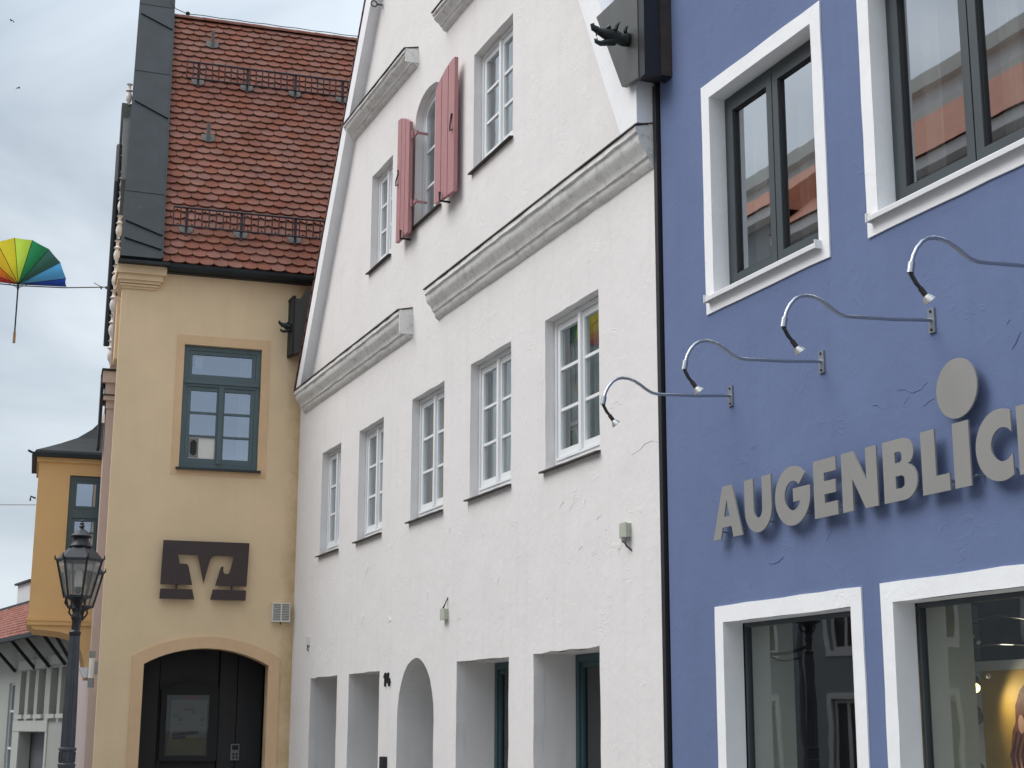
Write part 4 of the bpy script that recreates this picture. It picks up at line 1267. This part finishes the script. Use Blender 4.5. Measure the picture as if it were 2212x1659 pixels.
# alarm siren box
def siren():
    t = thing('alarm_box', 'white louvred alarm box on the ochre wall by the white house', 'alarm box', YO, YR)
    x0, x1, z0, z1 = -.345, -.07, 3.2, 3.485
    f = MB(); bars_frame(f, x0, x1, z0, z1, -.11, 0, .014)
    f.box((x0 + x1) / 2 - .01, (x0 + x1) / 2 + .01, -.112, -.02, z0 + .014, z1 - .014)
    f.obj('housing', LOUV, t)
    MB().box(x0 + .012, x1 - .012, -.05, -.04, z0 + .012, z1 - .012).obj('back_plate', GREYP, t)
    for k in range(10):
        z = z0 + .03 + k * .0255
        for a, b in ((x0 + .016, (x0 + x1) / 2 - .012), ((x0 + x1) / 2 + .012, x1 - .016)):
            m = MB(); m.obox(((a + b) / 2, -.085, z), ((b - a) / 2, 0, 0), (0, .022, .010), (0, -.001, .0035))
            m.obj('slat', LOUV, t)
    MB().tube([((x0 + x1) / 2, -.06, z0), ((x0 + x1) / 2, -.06, z0 - .04)], .009, 6).obj('latch', BLACK, t)
siren()
# street-front trim seen edge on: pilaster, stucco ornaments, dark pipe
MB().box(-2.895, -2.6, .55, .95, 7.3, 8.25).obj('corner_pilaster', YELLOW, yh)
MB().box(-2.925, -2.6, 1.0, 1.3, 7.3, 8.45).obj('rose_pilaster', ROSE, yh)
gb = MB()
poly = [(1.28, 8.4), (1.28, 10.55), (2.5, 12.4), (2.5, 8.4)]
gb.add([(-2.925, y, z) for y, z in poly] + [(-2.6, y, z) for y, z in poly], [(0, 1, 2, 3), (7, 6, 5, 4), (0, 4, 5, 1), (1, 5, 6, 2), (2, 6, 7, 3), (3, 7, 4, 0)])
gb.obj('gable_edge', SHEET2, yh)
om = MB()
om.lathe([(.010, .20), (.055, .19), (.024, .16), (.028, .10), (.064, .065), (.026, .045), (.044, .01), (.058, -.05), (.048, -.12), (.018, -.17), (.018, -.2)], n=12)
ome = om.mesh('stucco_ornament', STUCCO, True)
ORN = [(-2.945, 1.2, 7.55), (-2.948, 1.2, 7.98), (-2.955, 1.2, 8.4), (-2.945, 1.2, 8.82), (-2.94, 1.2, 9.25), (-2.93, 1.2, 9.68), (-2.92, 1.35, 10.15), (-2.91, 1.6, 10.6), (-2.90, 1.85, 11.1), (-2.86, 2.45, 12.55)]
for x, y, z in ORN:
    inst('stucco_ornament', ome, yh, (x + .018, y, z))
MB().tube([(-2.99, 1.6, 7.75), (-2.98, 1.6, 10.6), (-2.965, 2.0, 11.4)], .05, 8).obj('gable_edge_pipe', SHEET, yh)
MB().box(-2.96, -2.85, 2.25, 2.5, 10.9, 12.3).obj('gable_edge_cap', SHEET2, yh)

# ================================================================== ROSE HOUSE with orange oriel behind the ochre corner
rh = thing('rose_house', 'rose plastered house with an orange oriel bay beyond the ochre corner', 'house', YO, YR)
MB().box(-2.80, 1.0, 3.4, 12.0, GZ, 7.6).obj('wall', ROSE, rh)
MB().box(-2.88, -2.3, 3.0, 3.5, GZ, 6.98).obj('pilaster', ROSE, rh)
en = MB()
for e, za, zb in ((.02, 6.98, 7.12), (.07, 7.12, 7.2), (.045, 7.2, 7.42), (.1, 7.42, 7.62)):
    en.box(-2.87 - e, -2.3, 3.0 - e, 3.5, za, zb)
en.obj('entablature', ROSE, rh)
MB().box(-2.99, -2.3, 2.87, 3.5, 7.62, 7.66).obj('entablature_flashing', SHEET, rh)
MB().box(-2.955, -2.3, 2.91, 3.5, 7.195, 7.215).obj('moulding_flashing', SHEET, rh)
MB().box(-2.99, -2.94, 3.0, 3.4, 6.3, 7.62).obj('edge_pipe', SHEET, rh)
# oriel
def oriel():
    x0, x1, y0, y1 = -3.92, -2.75, 4.0, 5.8
    ho = (-3.385, -2.80, 4.05, 5.945)
    m = MB()
    m.prism([(x0, 3.42), (x1, 3.42), (x1, 6.22), (x0, 6.22)], y0, y0 + .1, [rect(*ho)])
    m.box(x0, x0 + .1, y0 + .1, y1, 3.42, 6.22); m.box(x0, x1, y1, y1 + .1, 3.42, 6.22)
    m.box(x0 + .1, x1, y0 + .1, y1, 3.42, 3.5)
    b = m.obj('oriel', ORANGE, rh)
    q = MB()
    q.box(x0 - .03, x1, y0 - .03, y1 + .1, 3.40, 3.45); q.box(x0 - .015, x1, y0 - .015, y1 + .1, 3.33, 3.40)
    q.obj('base_moulding', ORANGE_TRIM, b)
    # curved console back to the wall
    c = MB()
    prof = [(-2.75, 3.33), (-3.88, 3.33), (-3.83, 3.26), (-3.4, 3.22), (-3.2, 3.17), (-3.08, 3.05), (-2.99, 2.85), (-2.93, 2.6), (-2.9, 2.45), (-2.75, 2.45)]
    c.prism(prof, y0 + .02, y1); c.obj('console', ORANGE, b)
    MB().prism([(-3.03, 2.62), (-2.88, 2.62), (-2.88, 2.45), (-2.95, 2.45)], y0 - .02, y0 + .3).obj('console_scroll', WTRIM, b)
    f = MB(); bars_frame(f, ho[0] + .003, ho[1], ho[2], ho[3] - .003, y0 + .05, y0 + .12, .075)
    for z in (5.08, 5.42): pass
    f.box(ho[0] + .075, ho[1] - .075, y0 + .045, y0 + .11, 5.20, 5.36)
    wn_ = f.obj('window', GFRAME, rh)
    sx = MB(); bars_frame(sx, ho[0] + .08, ho[1] - .08, 5.365, ho[3] - .08, y0 + .06, y0 + .11, .05); bars_frame(sx, ho[0] + .08, ho[1] - .08, ho[2] + .08, 5.195, y0 + .06, y0 + .11, .05)
    for z in (4.40, 4.70, 4.93): sx.box(ho[0] + .13, ho[1] - .13, y0 + .07, y0 + .1, z, z + .03)
    sx.obj('sash', GFRAME, wn_)
    MB().box(ho[0] + .12, ho[1] - .12, y0 + .085, y0 + .09, 5.41, ho[3] - .12).obj('pane', GLASS_Y, wn_)
    MB().box(ho[0] + .12, ho[1] - .12, y0 + .085, y0 + .09, ho[2] + .12, 5.15).obj('pane', GLASS_Y, wn_)
    for z in (4.16, 4.46, 4.76, 4.98): MB().box(ho[0] + .12, ho[1] - .12, y0 + .2, y0 + .22, z, z + .1).obj('blind_slat', LOUV, wn_)
    room(x0 + .12, x1, y0 + .25, y1 - .05, 3.6, 6.1).obj('room_interior', DARKROOM, wn_)
    # bell shaped sheet roof
    r = MB()
    ex, ey = .10, .10
    cx1 = -2.8
    lv = [(0.0, 1.0), (.06, .97), (.14, .82), (.25, .63), (.40, .40), (.60, .20), (.75, .1)]
    loops = []
    for h, sc in lv:
        xx = cx1 + (x0 - ex - cx1) * sc
        loops.append([(xx, y0 - ey + (1 - sc) * .9, 6.30 + h), (xx, y1 + ey - (1 - sc) * .6, 6.30 + h), (cx1, y1 + ey - (1 - sc) * .6, 6.30 + h), (cx1, y0 - ey + (1 - sc) * .9, 6.30 + h)])
    vs = [v for l in loops for v in l]
    fs = [(4 * i + k, 4 * i + (k + 1) % 4, 4 * i + 4 + (k + 1) % 4, 4 * i + 4 + k) for i in range(len(lv) - 1) for k in range(4)] + [(0, 1, 2, 3), tuple(4 * (len(lv) - 1) + k for k in range(4))]
    r.add(vs, fs); ro = r.obj('oriel_roof', SHEET, rh)
    MB().box(x0 - .13, x1, y0 - .13, y1 + .12, 6.24, 6.31).obj('eaves_gutter', SHEET, ro)
    MB().box(x0 - .04, x1, y0 - .04, y1 + .1, 6.16, 6.24).obj('eaves_moulding', ORANGE_TRIM, ro)
    MB().tube([(x0 - .13, y0 - .1, 6.3), (x0 - .2, y0 - .12, 6.33)], .02, 6).obj('gutter_spout', SHEET, ro)
    MB().tube([(x0 - .02, y0 + .3, 5.55), (x0 - .1, y0 + .28, 5.58), (x0 - .11, y0 + .28, 5.5)], .016, 6).obj('wall_hook', SHEET, b)
oriel()
t = thing('wall_light', 'slim white cylinder light with grey ends at the ochre street corner', 'wall light', YO, YR)
MB().lathe([(.045, 0), (.045, .30)], (-2.93, .9, 2.35), 12).obj('opal_tube', LAMPW, t, smooth=True)
MB().lathe([(.048, 0), (.048, .14)], (-2.93, .9, 2.205), 12).obj('end_cap', STEELD, t)
MB().lathe([(.048, 0), (.048, .1)], (-2.93, .9, 2.655), 12).obj('end_cap', STEELD, t)
MB().box(-2.9, -2.83, .88, .92, 2.4, 2.6).obj('wall_plate', STEELD, t)

# ================================================================== FAR GREY HOUSE
FR = radians(7.84)
FO = (-39.8, -1.97, 0)
fh = thing('grey_house', 'grey rendered house with slit windows and a low red tiled roof far down the street', 'house', FO, FR)
slots = [(-2.55, -1.95), (-1.62, -.98), (-.66, .06), (.55, 1.28), (1.55, 2.2)]
dr = (-2.25, .45, GZ, 1.50)
nw = (-3.80, -3.12, .45, 2.75)
m = MB().prism([(-20, GZ), (7, GZ), (7, 3.95), (-20, 3.95)], 0, .28, [rect(a, b, 1.93, 3.02) for a, b in slots] + [rect(*dr), rect(*nw)], caps=(True, False))
m.obj('wall', GREYWALL, fh)
MB().box(-20, 7, .6, 6, GZ, 3.95).obj('inner_wall', GREYTRIM, fh)
for a, b in slots:
    s = MB().box(a - .06, b + .02, -.07, .28, 1.83, 1.93).obj('slit_sill', GREYTRIM, fh)
    MB().box(a, b, .285, .30, 1.9, 3.05).obj('slit_glazing', mat('dull_glazing', (.16, .15, .145), .3), fh)
    MB().box((a + b) / 2 - .03, (a + b) / 2 + .03, .2, .284, 1.94, 3.02).obj('slit_mullion', GREYTRIM, fh)
MB().box(-2.7, -.0 + .1, -.05, .0, 3.05, 3.28).box(.35, 2.4, -.05, .0, 3.10, 3.32).obj('lintel_band', GREYTRIM, fh)
MB().box(-2.95, .62, -.04, .0, 1.52, 1.78).obj('door_lintel', GREYTRIM, fh)
MB().box(.45, .62, -.03, .25, GZ, 1.52).box(-2.95, -2.255, -.03, .0, GZ, 1.52).obj('door_jamb', GREYTRIM, fh)
MB().box(-2.25, .45, .3, .34, GZ, 1.5).obj('door', mat('grey_door', (.13, .13, .145), .6, var=.2, scale=1), fh)
f = MB(); bars_frame(f, nw[0], nw[1], nw[2], nw[3], .05, .12, .05)
for z in (1.05, 2.0): f.box(nw[0] + .05, nw[1] - .05, .055, .11, z, z + .06)
f.obj('window', WFRAME, fh)
MB().box(nw[0] + .05, nw[1] - .05, .085, .09, nw[2] + .05, nw[3] - .05).obj('pane', mat('grey_blue_pane', (.09, .12, .14), .15), fh)
rm = MB()
n = 13
for i in range(n):
    y0_, y1_ = -.6 + 2.7 * i / n, -.6 + 2.7 * (i + 1.12) / n
    z0_, z1_ = 3.80 + 1.65 * i / n, 3.80 + 1.65 * (i + 1.12) / n
    xe = 3.1 - 2.3 * i / n
    k = int((xe + 19.5) / .26)
    for c in range(k):
        xa = -19.5 + c * .26 + (.0 if i % 2 else .05)
        j = random.uniform(0, .012)
        rm.add([(xa, y0_, z0_ + .05 + j), (xa + .13, y0_, z0_ + .075 + j), (xa + .25, y0_, z0_ + .05 + j), (xa, y1_, z1_ + .01), (xa + .13, y1_, z1_ + .035), (xa + .25, y1_, z1_ + .01), (xa, y0_, z0_), (xa + .25, y0_, z0_)],
               [(0, 1, 4, 3), (1, 2, 5, 4), (6, 7, 2, 1, 0)])
fro = MB().face((-20, -.6, 3.78), (3.2, -.6, 3.78), (.9, 2.1, 5.45), (-20, 2.1, 5.45)).face((3.2, -.6, 3.78), (3.6, 5, 3.78), (.9, 2.1, 5.45)).obj('roof', VERGE, fh)
rm.obj('roof_tiles', RTILE, fro, kind='stuff')
MB().tube([(3.2, -.6, 3.86), (.9, 2.1, 5.5)], .1, 8).obj('hip_tile', RTILE, fro)
MB().extrude([(-.6, 3.82), (-.72, 3.82), (-.72, 3.72), (-.6, 3.72)], -20, 3.25).obj('gutter', SHEET, fro)
MB().box(-20, 1.1, 1.98, 2.6, 5.42, 5.52).obj('ridge_flashing', SHEET, fro)
for x, xb in ((-4.3, -3.1), (-1.9, -.95), (-.3, .5), (1.6, 2.0), (3.0, 2.6)):
    MB().tube([(x * .5 + xb * .5 + .0, -.55, 3.74), (xb, -.04, 3.05)], .045, 6).obj('eaves_strut', BLACK, fh)
MB().box(-13.6, -11.7, 2.2, 3.6, 5.3, 6.2).obj('chimney', mat('pale_chimney', (.6, .6, .6), .85, var=.06), fh)
MB().box(-13.7, -11.65, 2.1, 3.7, 6.2, 6.26).obj('chimney_cap', SHEET, fh)

# a white rendered wall further right of the far house, half hidden by the lamp post
# ================================================================== STREET LAMP
def lantern(t, c, k=1.0):
    cx, cy, cz = c          # cz = bottom ring
    R = lambda r, z: (r * k, z * k)
    n = 6; ro = radians(12)
    cage = MB()
    rb, rt_, h = .155, .262, .43
    for q in range(n):
        a = 2 * pi * q / n + ro
        cage.tube([(cx + rb * k * cos(a), cy + rb * k * sin(a), cz), (cx + rt_ * k * cos(a), cy + rt_ * k * sin(a), cz + h * k)], .0135 * k, 6)
    for r, z, hh in ((rb, 0, .028), (rt_, h, .03)):
        cage.lathe([R(r + .014, 0), R(r + .014, hh), R(r - .016, hh), R(r - .016, 0), R(r + .014, 0)], (cx, cy, cz + z * k), n, ro, caps=False)
    cg = cage.obj('lantern_cage', IRON, t)
    for q in range(n):
        a, b = 2 * pi * q / n + ro, 2 * pi * (q + 1) / n + ro
        P = lambda r, an, z: (cx + r * k * cos(an), cy + r * k * sin(an), cz + z * k)
        MB().face(P(rb - .004, a, .02), P(rb - .004, b, .02), P(rt_ - .004, b, h), P(rt_ - .004, a, h)).obj('pane', GLASS_L, cg)
    rf_ = MB()
    rf_.lathe([R(rt_ + .012, h + .028), R(.20, h + .115), R(.135, h + .165), R(.128, h + .175)], (cx, cy, cz), n, ro)
    rf_.lathe([R(.13, h + .17), R(.14, h + .185), R(.115, h + .20), R(.095, h + .25), R(.088, h + .285), R(.125, h + .295), R(.13, h + .31), R(.10, h + .335), R(.06, h + .375), R(.03, h + .395), R(.022, h + .41), R(.036, h + .425), R(.02, h + .445), R(.028, h + .462), R(.012, h + .48), R(.016, h + .495), R(.002, h + .515)], (cx, cy, cz), 18)
    rfo = rf_.obj('lantern_roof', IRON, cg, smooth=True)
    sp = MB()
    for q in range(n):
        a = 2 * pi * q / n + ro
        sp.tube([(cx + (rt_ + .0) * k * cos(a), cy + (rt_ + .0) * k * sin(a), cz + (h + .02) * k), (cx + (rt_ + .028) * k * cos(a), cy + (rt_ + .028) * k * sin(a), cz + (h + .04) * k), (cx + (rt_ + .034) * k * cos(a), cy + (rt_ + .034) * k * sin(a), cz + (h + .085) * k)], [.02 * k, .014 * k, .003 * k], 6)
    sp.obj('corner_spike', IRON, cg)
    MB().lathe([R(.03, .05), R(.045, .09), R(.045, .12), R(.03, .14)], (cx, cy, cz), 10).obj('lamp_holder', IRON, cg)
    MB().lathe([R(.04, .13), R(.045, .17), R(.045, .30), R(.035, .33), R(.002, .34)], (cx, cy, cz), 10).obj('bulb', LAMPW, cg, smooth=True)
    br = MB()
    for q in range(3):
        a = 2 * pi * q / 3 + ro
        br.tube([(cx + .13 * k * cos(a), cy + .13 * k * sin(a), cz), (cx + .14 * k * cos(a), cy + .14 * k * sin(a), cz - .06 * k), (cx + .09 * k * cos(a), cy + .09 * k * sin(a), cz - .12 * k), (cx + .03 * k * cos(a), cy + .03 * k * sin(a), cz - .1 * k)], .012 * k, 6)
    br.lathe([R(.05, -.16), R(.06, -.12), R(.04, -.08), R(.06, -.05), R(.1, -.02), R(.14, 0)], (cx, cy, cz), 12)
    br.obj('lantern_cradle', IRON, cg)
def street_lamp():
    t = thing('street_lamp', 'old style street lamp with two hexagonal glass lanterns on a fluted iron post', 'street lamp', (-15.9, -4.135, GZ))
    zb = -GZ
    n = 12
    m = MB()
    vs, fs = [], []
    zs = [(1.42 + zb, .064), (1.8 + zb, .061), (2.50 + zb, .046)]
    k = n * 4
    for z, r in zs:
        for q in range(k):
            a = 2 * pi * q / k
            rr_ = r * (1 + .09 * cos(n * a))
            vs.append((rr_ * cos(a), rr_ * sin(a), z))
    for i in range(len(zs) - 1):
        fs += [(i * k + q, i * k + (q + 1) % k, (i + 1) * k + (q + 1) % k, (i + 1) * k + q) for q in range(k)]
    m.add(vs, fs); m.obj('fluted_shaft', POSTM, t)
    b = MB()
    b.lathe([(.15, 0), (.15, .3), (.12, .35), (.11, .9), (.085, 1.0), (.08, 1.62), (.086, 1.64), (.086, 1.66), (.075, 1.67), (.075, 1.78), (.086, 1.79), (.086, 1.81), (.07, 1.82)], (0, 0, 0), 20)
    for k_ in range(14):
        a_ = 2 * pi * k_ / 14
        b.obox((.077 * cos(a_), .077 * sin(a_), 1.725), (.008 * -sin(a_), .008 * cos(a_), .018), (.004 * cos(a_), .004 * sin(a_), 0), (0, 0, .03))
    b.obj('post_base', POSTM, t, smooth=True)
    b = MB()
    b.lathe([(.048, 2.49 + zb), (.058, 2.51 + zb), (.058, 2.53 + zb), (.038, 2.55 + zb), (.036, 2.64 + zb), (.048, 2.66 + zb), (.048, 2.69 + zb), (.036, 2.71 + zb), (.04, 2.75 + zb)], (0, 0, 0), 16)
    b.obj('post_neck', IRON, t, smooth=True)
    lantern(t, (0, 0, 2.865 + zb), .835)
    ax = Vector((-1.0, .145, 0)).normalized() * 1.35
    arm = MB()
    pts = [Vector((0, 0, 2.60 + zb))]
    for q in range(9):
        u = q / 8
        pts.append(ax * (.09 + .91 * u) + Vector((0, 0, 2.57 + zb - .10 * sin(u * pi * .8) + .21 * u * u)))
    arm.tube(pts, .02, 8)
    arm.tube([ax * .12 + Vector((0, 0, 2.46 + zb)), ax * .35 + Vector((0, 0, 2.43 + zb)), ax * .55 + Vector((0, 0, 2.50 + zb))], .014, 6)
    arm.obj('side_arm', IRON, t, smooth=True)
    lantern(t, (ax.x, ax.y, 2.865 + zb), .835)
street_lamp()

# ================================================================== UMBRELLA ON ITS CABLE
def umbrella():
    D_ = 23.2
    hub = Vector((-23.15, -4.43, 8.04))
    t = thing('umbrella', 'rainbow umbrella blown into a half fan hanging upside down on a street cable', 'umbrella', hub)
    view = (hub - Vector((0, -6, 1.6))).normalized()
    R_ = view.cross(Vector((0, 0, 1))).normalized()
    U_ = R_.cross(view).normalized()
    rad = .685
    cols = [('deep_blue', (.015, .055, .30)), ('sky_blue', (.07, .30, .58)), ('dark_green', (.03, .10, .085)), ('green', (.02, .19, .08)), ('lime', (.46, .62, .08)), ('yellow', (.70, .56, .04)), ('amber', (.74, .44, .03)), ('orange', (.68, .17, .02)), ('red', (.45, .03, .02))]
    edges = [2.5, 12.6, 33.7, 55, 77.2, 98.4, 120, 141, 162, 178]
    def P(a, r, d):
        return R_ * (r * cos(radians(a))) + U_ * (r * sin(radians(a))) + view * d
    for side in (0, 1):
        for i in range(9):
            a0, a1 = edges[i], edges[i + 1]
            m = MB(); vs = []
            rows = 8; cl = 5
            for r in range(rows + 1):
                u = r / rows
                for c in range(cl + 1):
                    a = a0 + (a1 - a0) * c / cl
                    sag = sin(pi * c / cl)
                    dd = -.06 - .12 * sin(u * pi * .55) + .05 * sag * u
                    rr_ = rad * u * (1 - .02 * sag)
                    if side: dd = .12 + .10 * u - .04 * sag * u
                    vs.append(P(a, rr_, dd * (u ** .5)))
            m.add(vs, [(r * (cl + 1) + c, r * (cl + 1) + c + 1, (r + 1) * (cl + 1) + c + 1, (r + 1) * (cl + 1) + c) for r in range(rows) for c in range(cl)])
            cn = cols[i] if not side else cols[8 - i]
            ml = mat('umbrella_' + cn[0], cn[1], .7, var=.08, scale=8)
            if not ml.get('tl'):
                ml['tl'] = 1
                b = ml.node_tree.nodes['Principled BSDF']
                tn = ml.node_tree.nodes.new('ShaderNodeBsdfTranslucent'); tn.inputs['Color'].default_value = (*[min(1, q * 1.5) for q in cn[1]], 1)
                mx = ml.node_tree.nodes.new('ShaderNodeMixShader'); mx.inputs['Fac'].default_value = .45
                ml.node_tree.links.new(b.outputs[0], mx.inputs[1]); ml.node_tree.links.new(tn.outputs[0], mx.inputs[2])
                ml.node_tree.links.new(mx.outputs[0], ml.node_tree.nodes['Material Output'].inputs['Surface'])
            m.obj('canopy_panel', ml, t, smooth=True, label=cn[0].replace('_', ' ') + (' front panel' if not side else ' rear panel'))
        for i in range(10):
            a = edges[i]
            pts = []
            for r in range(9):
                u = r / 8
                dd = -.06 - .12 * sin(u * pi * .55)
                if side: dd = .12 + .10 * u
                pts.append(P(a, rad * u, dd * (u ** .5) + (-.006 if not side else .006)))
            MB().tube(pts, .0045, 5).obj('rib', BLACK, t)
    MB().tube([(0, 0, .02), (.02, 0, -.80)], .011, 8).obj('shaft', BLACK, t)
    MB().tube([(.02, 0, -.74), (.02, 0, -.905)], .02, 8).obj('handle', WOOD, t)
    for a in (12, 33, 150, 170):
        MB().tube([P(a, .22, -.06), Vector((0, 0, -.06))], .0035, 4).obj('stretcher', BLACK, t)
    MB().lathe([(.016, -.08), (.016, .03)], (0, 0, 0), 8).obj('runner', BLACK, t)
    # cable on which it hangs
    e1 = Vector((-24.54, -2.94, 8.54))
    a = hub + R_ * .66 + U_ * .01
    b = hub - R_ * 1.2 + U_ * .0
    far = hub + (b - a).normalized() * 11
    m = MB().tube([e1, a, hub + view * .02 + U_ * -.02, b, far], .009, 5)
    c_ = m.obj('steel_cable', CABLE)
    tag(c_, 'thin steel cable from the ochre gable carrying the rainbow umbrella', 'cable')
    k = MB()
    dd = (a - e1).normalized()
    for q in (.12, .32):
        k.obox(e1 + dd * q + Vector((0, 0, -.01)), dd * .03, (0, 0, .022), (.01, 0, 0))
    k.tube([e1 + dd * .3, e1 + dd * .62 + Vector((0, 0, .07))], .006, 4)
    k.obj('cable_clamp', CABLE, c_)
umbrella()
e = ytransform((-3.93, 4.2, 5.42))
tag(MB().tube([e, Vector((-27.69, -4.14, 5.35)), Vector((-23.3, -13.8, 4.6))], .007, 5).obj('thin_wire', mat('pale_wire', (.3, .3, .3), .6)), 'thin pale wire running from the orange oriel across the street', 'wire')
# birds
def bird(c, s_, lab, b):
    t = thing('bird', lab, 'bird', c, b, 'birds in the sky')
    t.scale = (s_,) * 3
    MB().tube([(-.11, 0, 0), (-.05, 0, .01), (.04, 0, .01), (.12, 0, 0)], [.004, .025, .03, .006], 8).obj('body', BLACK, t, smooth=True)
    for q in (-1, 1):
        MB().add([(-.05, .01 * q, .015), (.06, .01 * q, .015), (.05, .13 * q, .06), (-.02, .14 * q, .055), (-.01, .26 * q, .0), (-.06, .25 * q, .0)], [(0, 1, 2, 3), (3, 2, 4, 5)]).obj('wing', BLACK, t)
bird((-56.3, -3.14, 27.4), .6, 'small dark bird high in the sky, upper of the two', .8)
bird((-57.25, -2.65, 25.17), .6, 'small dark bird lower in the sky above the umbrella', 2.0)

# ================================================================== OPPOSITE SIDE OF THE STREET (seen only mirrored in panes)
def opp(x0, x1, ze, zr, wallm, roofm, label, rows, trim):
    t = thing('opposite_house', label, 'house', (x1, -14.2, 0), pi)
    wd = x1 - x0
    n = max(2, int(wd / 2.6))
    holes = []
    for z0, z1 in rows:
        for k in range(n):
            c = wd * (k + .5) / n
            holes.append((c - .55, c + .55, z0, z1))
    MB().prism([(0, GZ), (wd, GZ), (wd, ze), (0, ze)], 0, .2, [rect(*h) for h in holes], caps=(True, False)).obj('wall', wallm, t)
    MB().box(0, wd, 3.2, 8, GZ, ze).obj('rear_wall', wallm, t)
    for h in holes:
        f_ = MB(); bars_frame(f_, *h, .08, .16, .09); xm = (h[0] + h[1]) / 2; f_.box(xm - .05, xm + .05, .085, .155, h[2] + .09, h[3] - .09)
        w_ = f_.obj('window', trim, t)
        MB().prism(rect(h[0] - .14, h[1] + .14, h[2] - .14, h[3] + .14), -.03, .0, [rect(*h)]).obj('surround', trim, w_)
        MB().box(h[0] + .08, h[1] - .08, .11, .12, h[2] + .08, h[3] - .08).obj('pane', mat('opposite_pane', (.03, .035, .04), .1), w_)
    MB().box(-.1, wd + .1, -.35, .0, ze - .25, ze).obj('cornice', trim, t)
    r_ = MB().add([(-.1, -.45, ze), (wd + .1, -.45, ze), (wd + .1, 4, zr), (-.1, 4, zr), (-.1, 8.2, ze), (wd + .1, 8.2, ze)], [(0, 1, 2, 3), (3, 2, 5, 4), (0, 3, 4), (1, 5, 2)])
    r_.obj('roof', roofm, t)
OW1 = mat('opposite_grey_plaster', (.27, .30, .32), .9)
OW2 = mat('opposite_cream_plaster', (.55, .5, .42), .9)
OW3 = mat('opposite_white_plaster', (.68, .68, .68), .9)
OR = mat('opposite_roof_tile', (.42, .17, .10), .85, var=.15, scale=4)
RW = [(.3, 2.3), (3.4, 5.2), (6.4, 8.0)]
RW4 = [(.3, 2.3), (3.4, 5.2), (6.4, 8.2), (9.4, 11.2)]
opp(-46, -31.2, 14.4, 17.6, OW1, OR, 'grey plastered house across the street with white window frames', RW4, OW3)
opp(-31, -21.2, 13.6, 17.2, OW1, OR, 'slate grey house across the street with tiled roof', RW4, OW3)
opp(-21, -6.2, 8.6, 12.2, OW2, OR, 'cream plastered house across the street', RW, OW3)
opp(-6, 6, 8.6, 12.0, OW3, OR, 'white plastered house across the street behind the camera', RW, GREYTRIM)

t = thing('pale_town_house', 'tall pale building with cornices rising behind the houses across the street', 'building', (-20, -25, 0), pi)  # unseen tall building, added for the pale band mirrored in the window panes
MB().box(0, 36, 0, 8, GZ, 22.6).obj('wall', OW3, t)
for z, h in ((19.2, .8), (21.0, .5), (22.3, .5)):
    MB().box(-.3, 36.3, -.35, .0, z, z + h).obj('cornice', GREYTRIM, t)
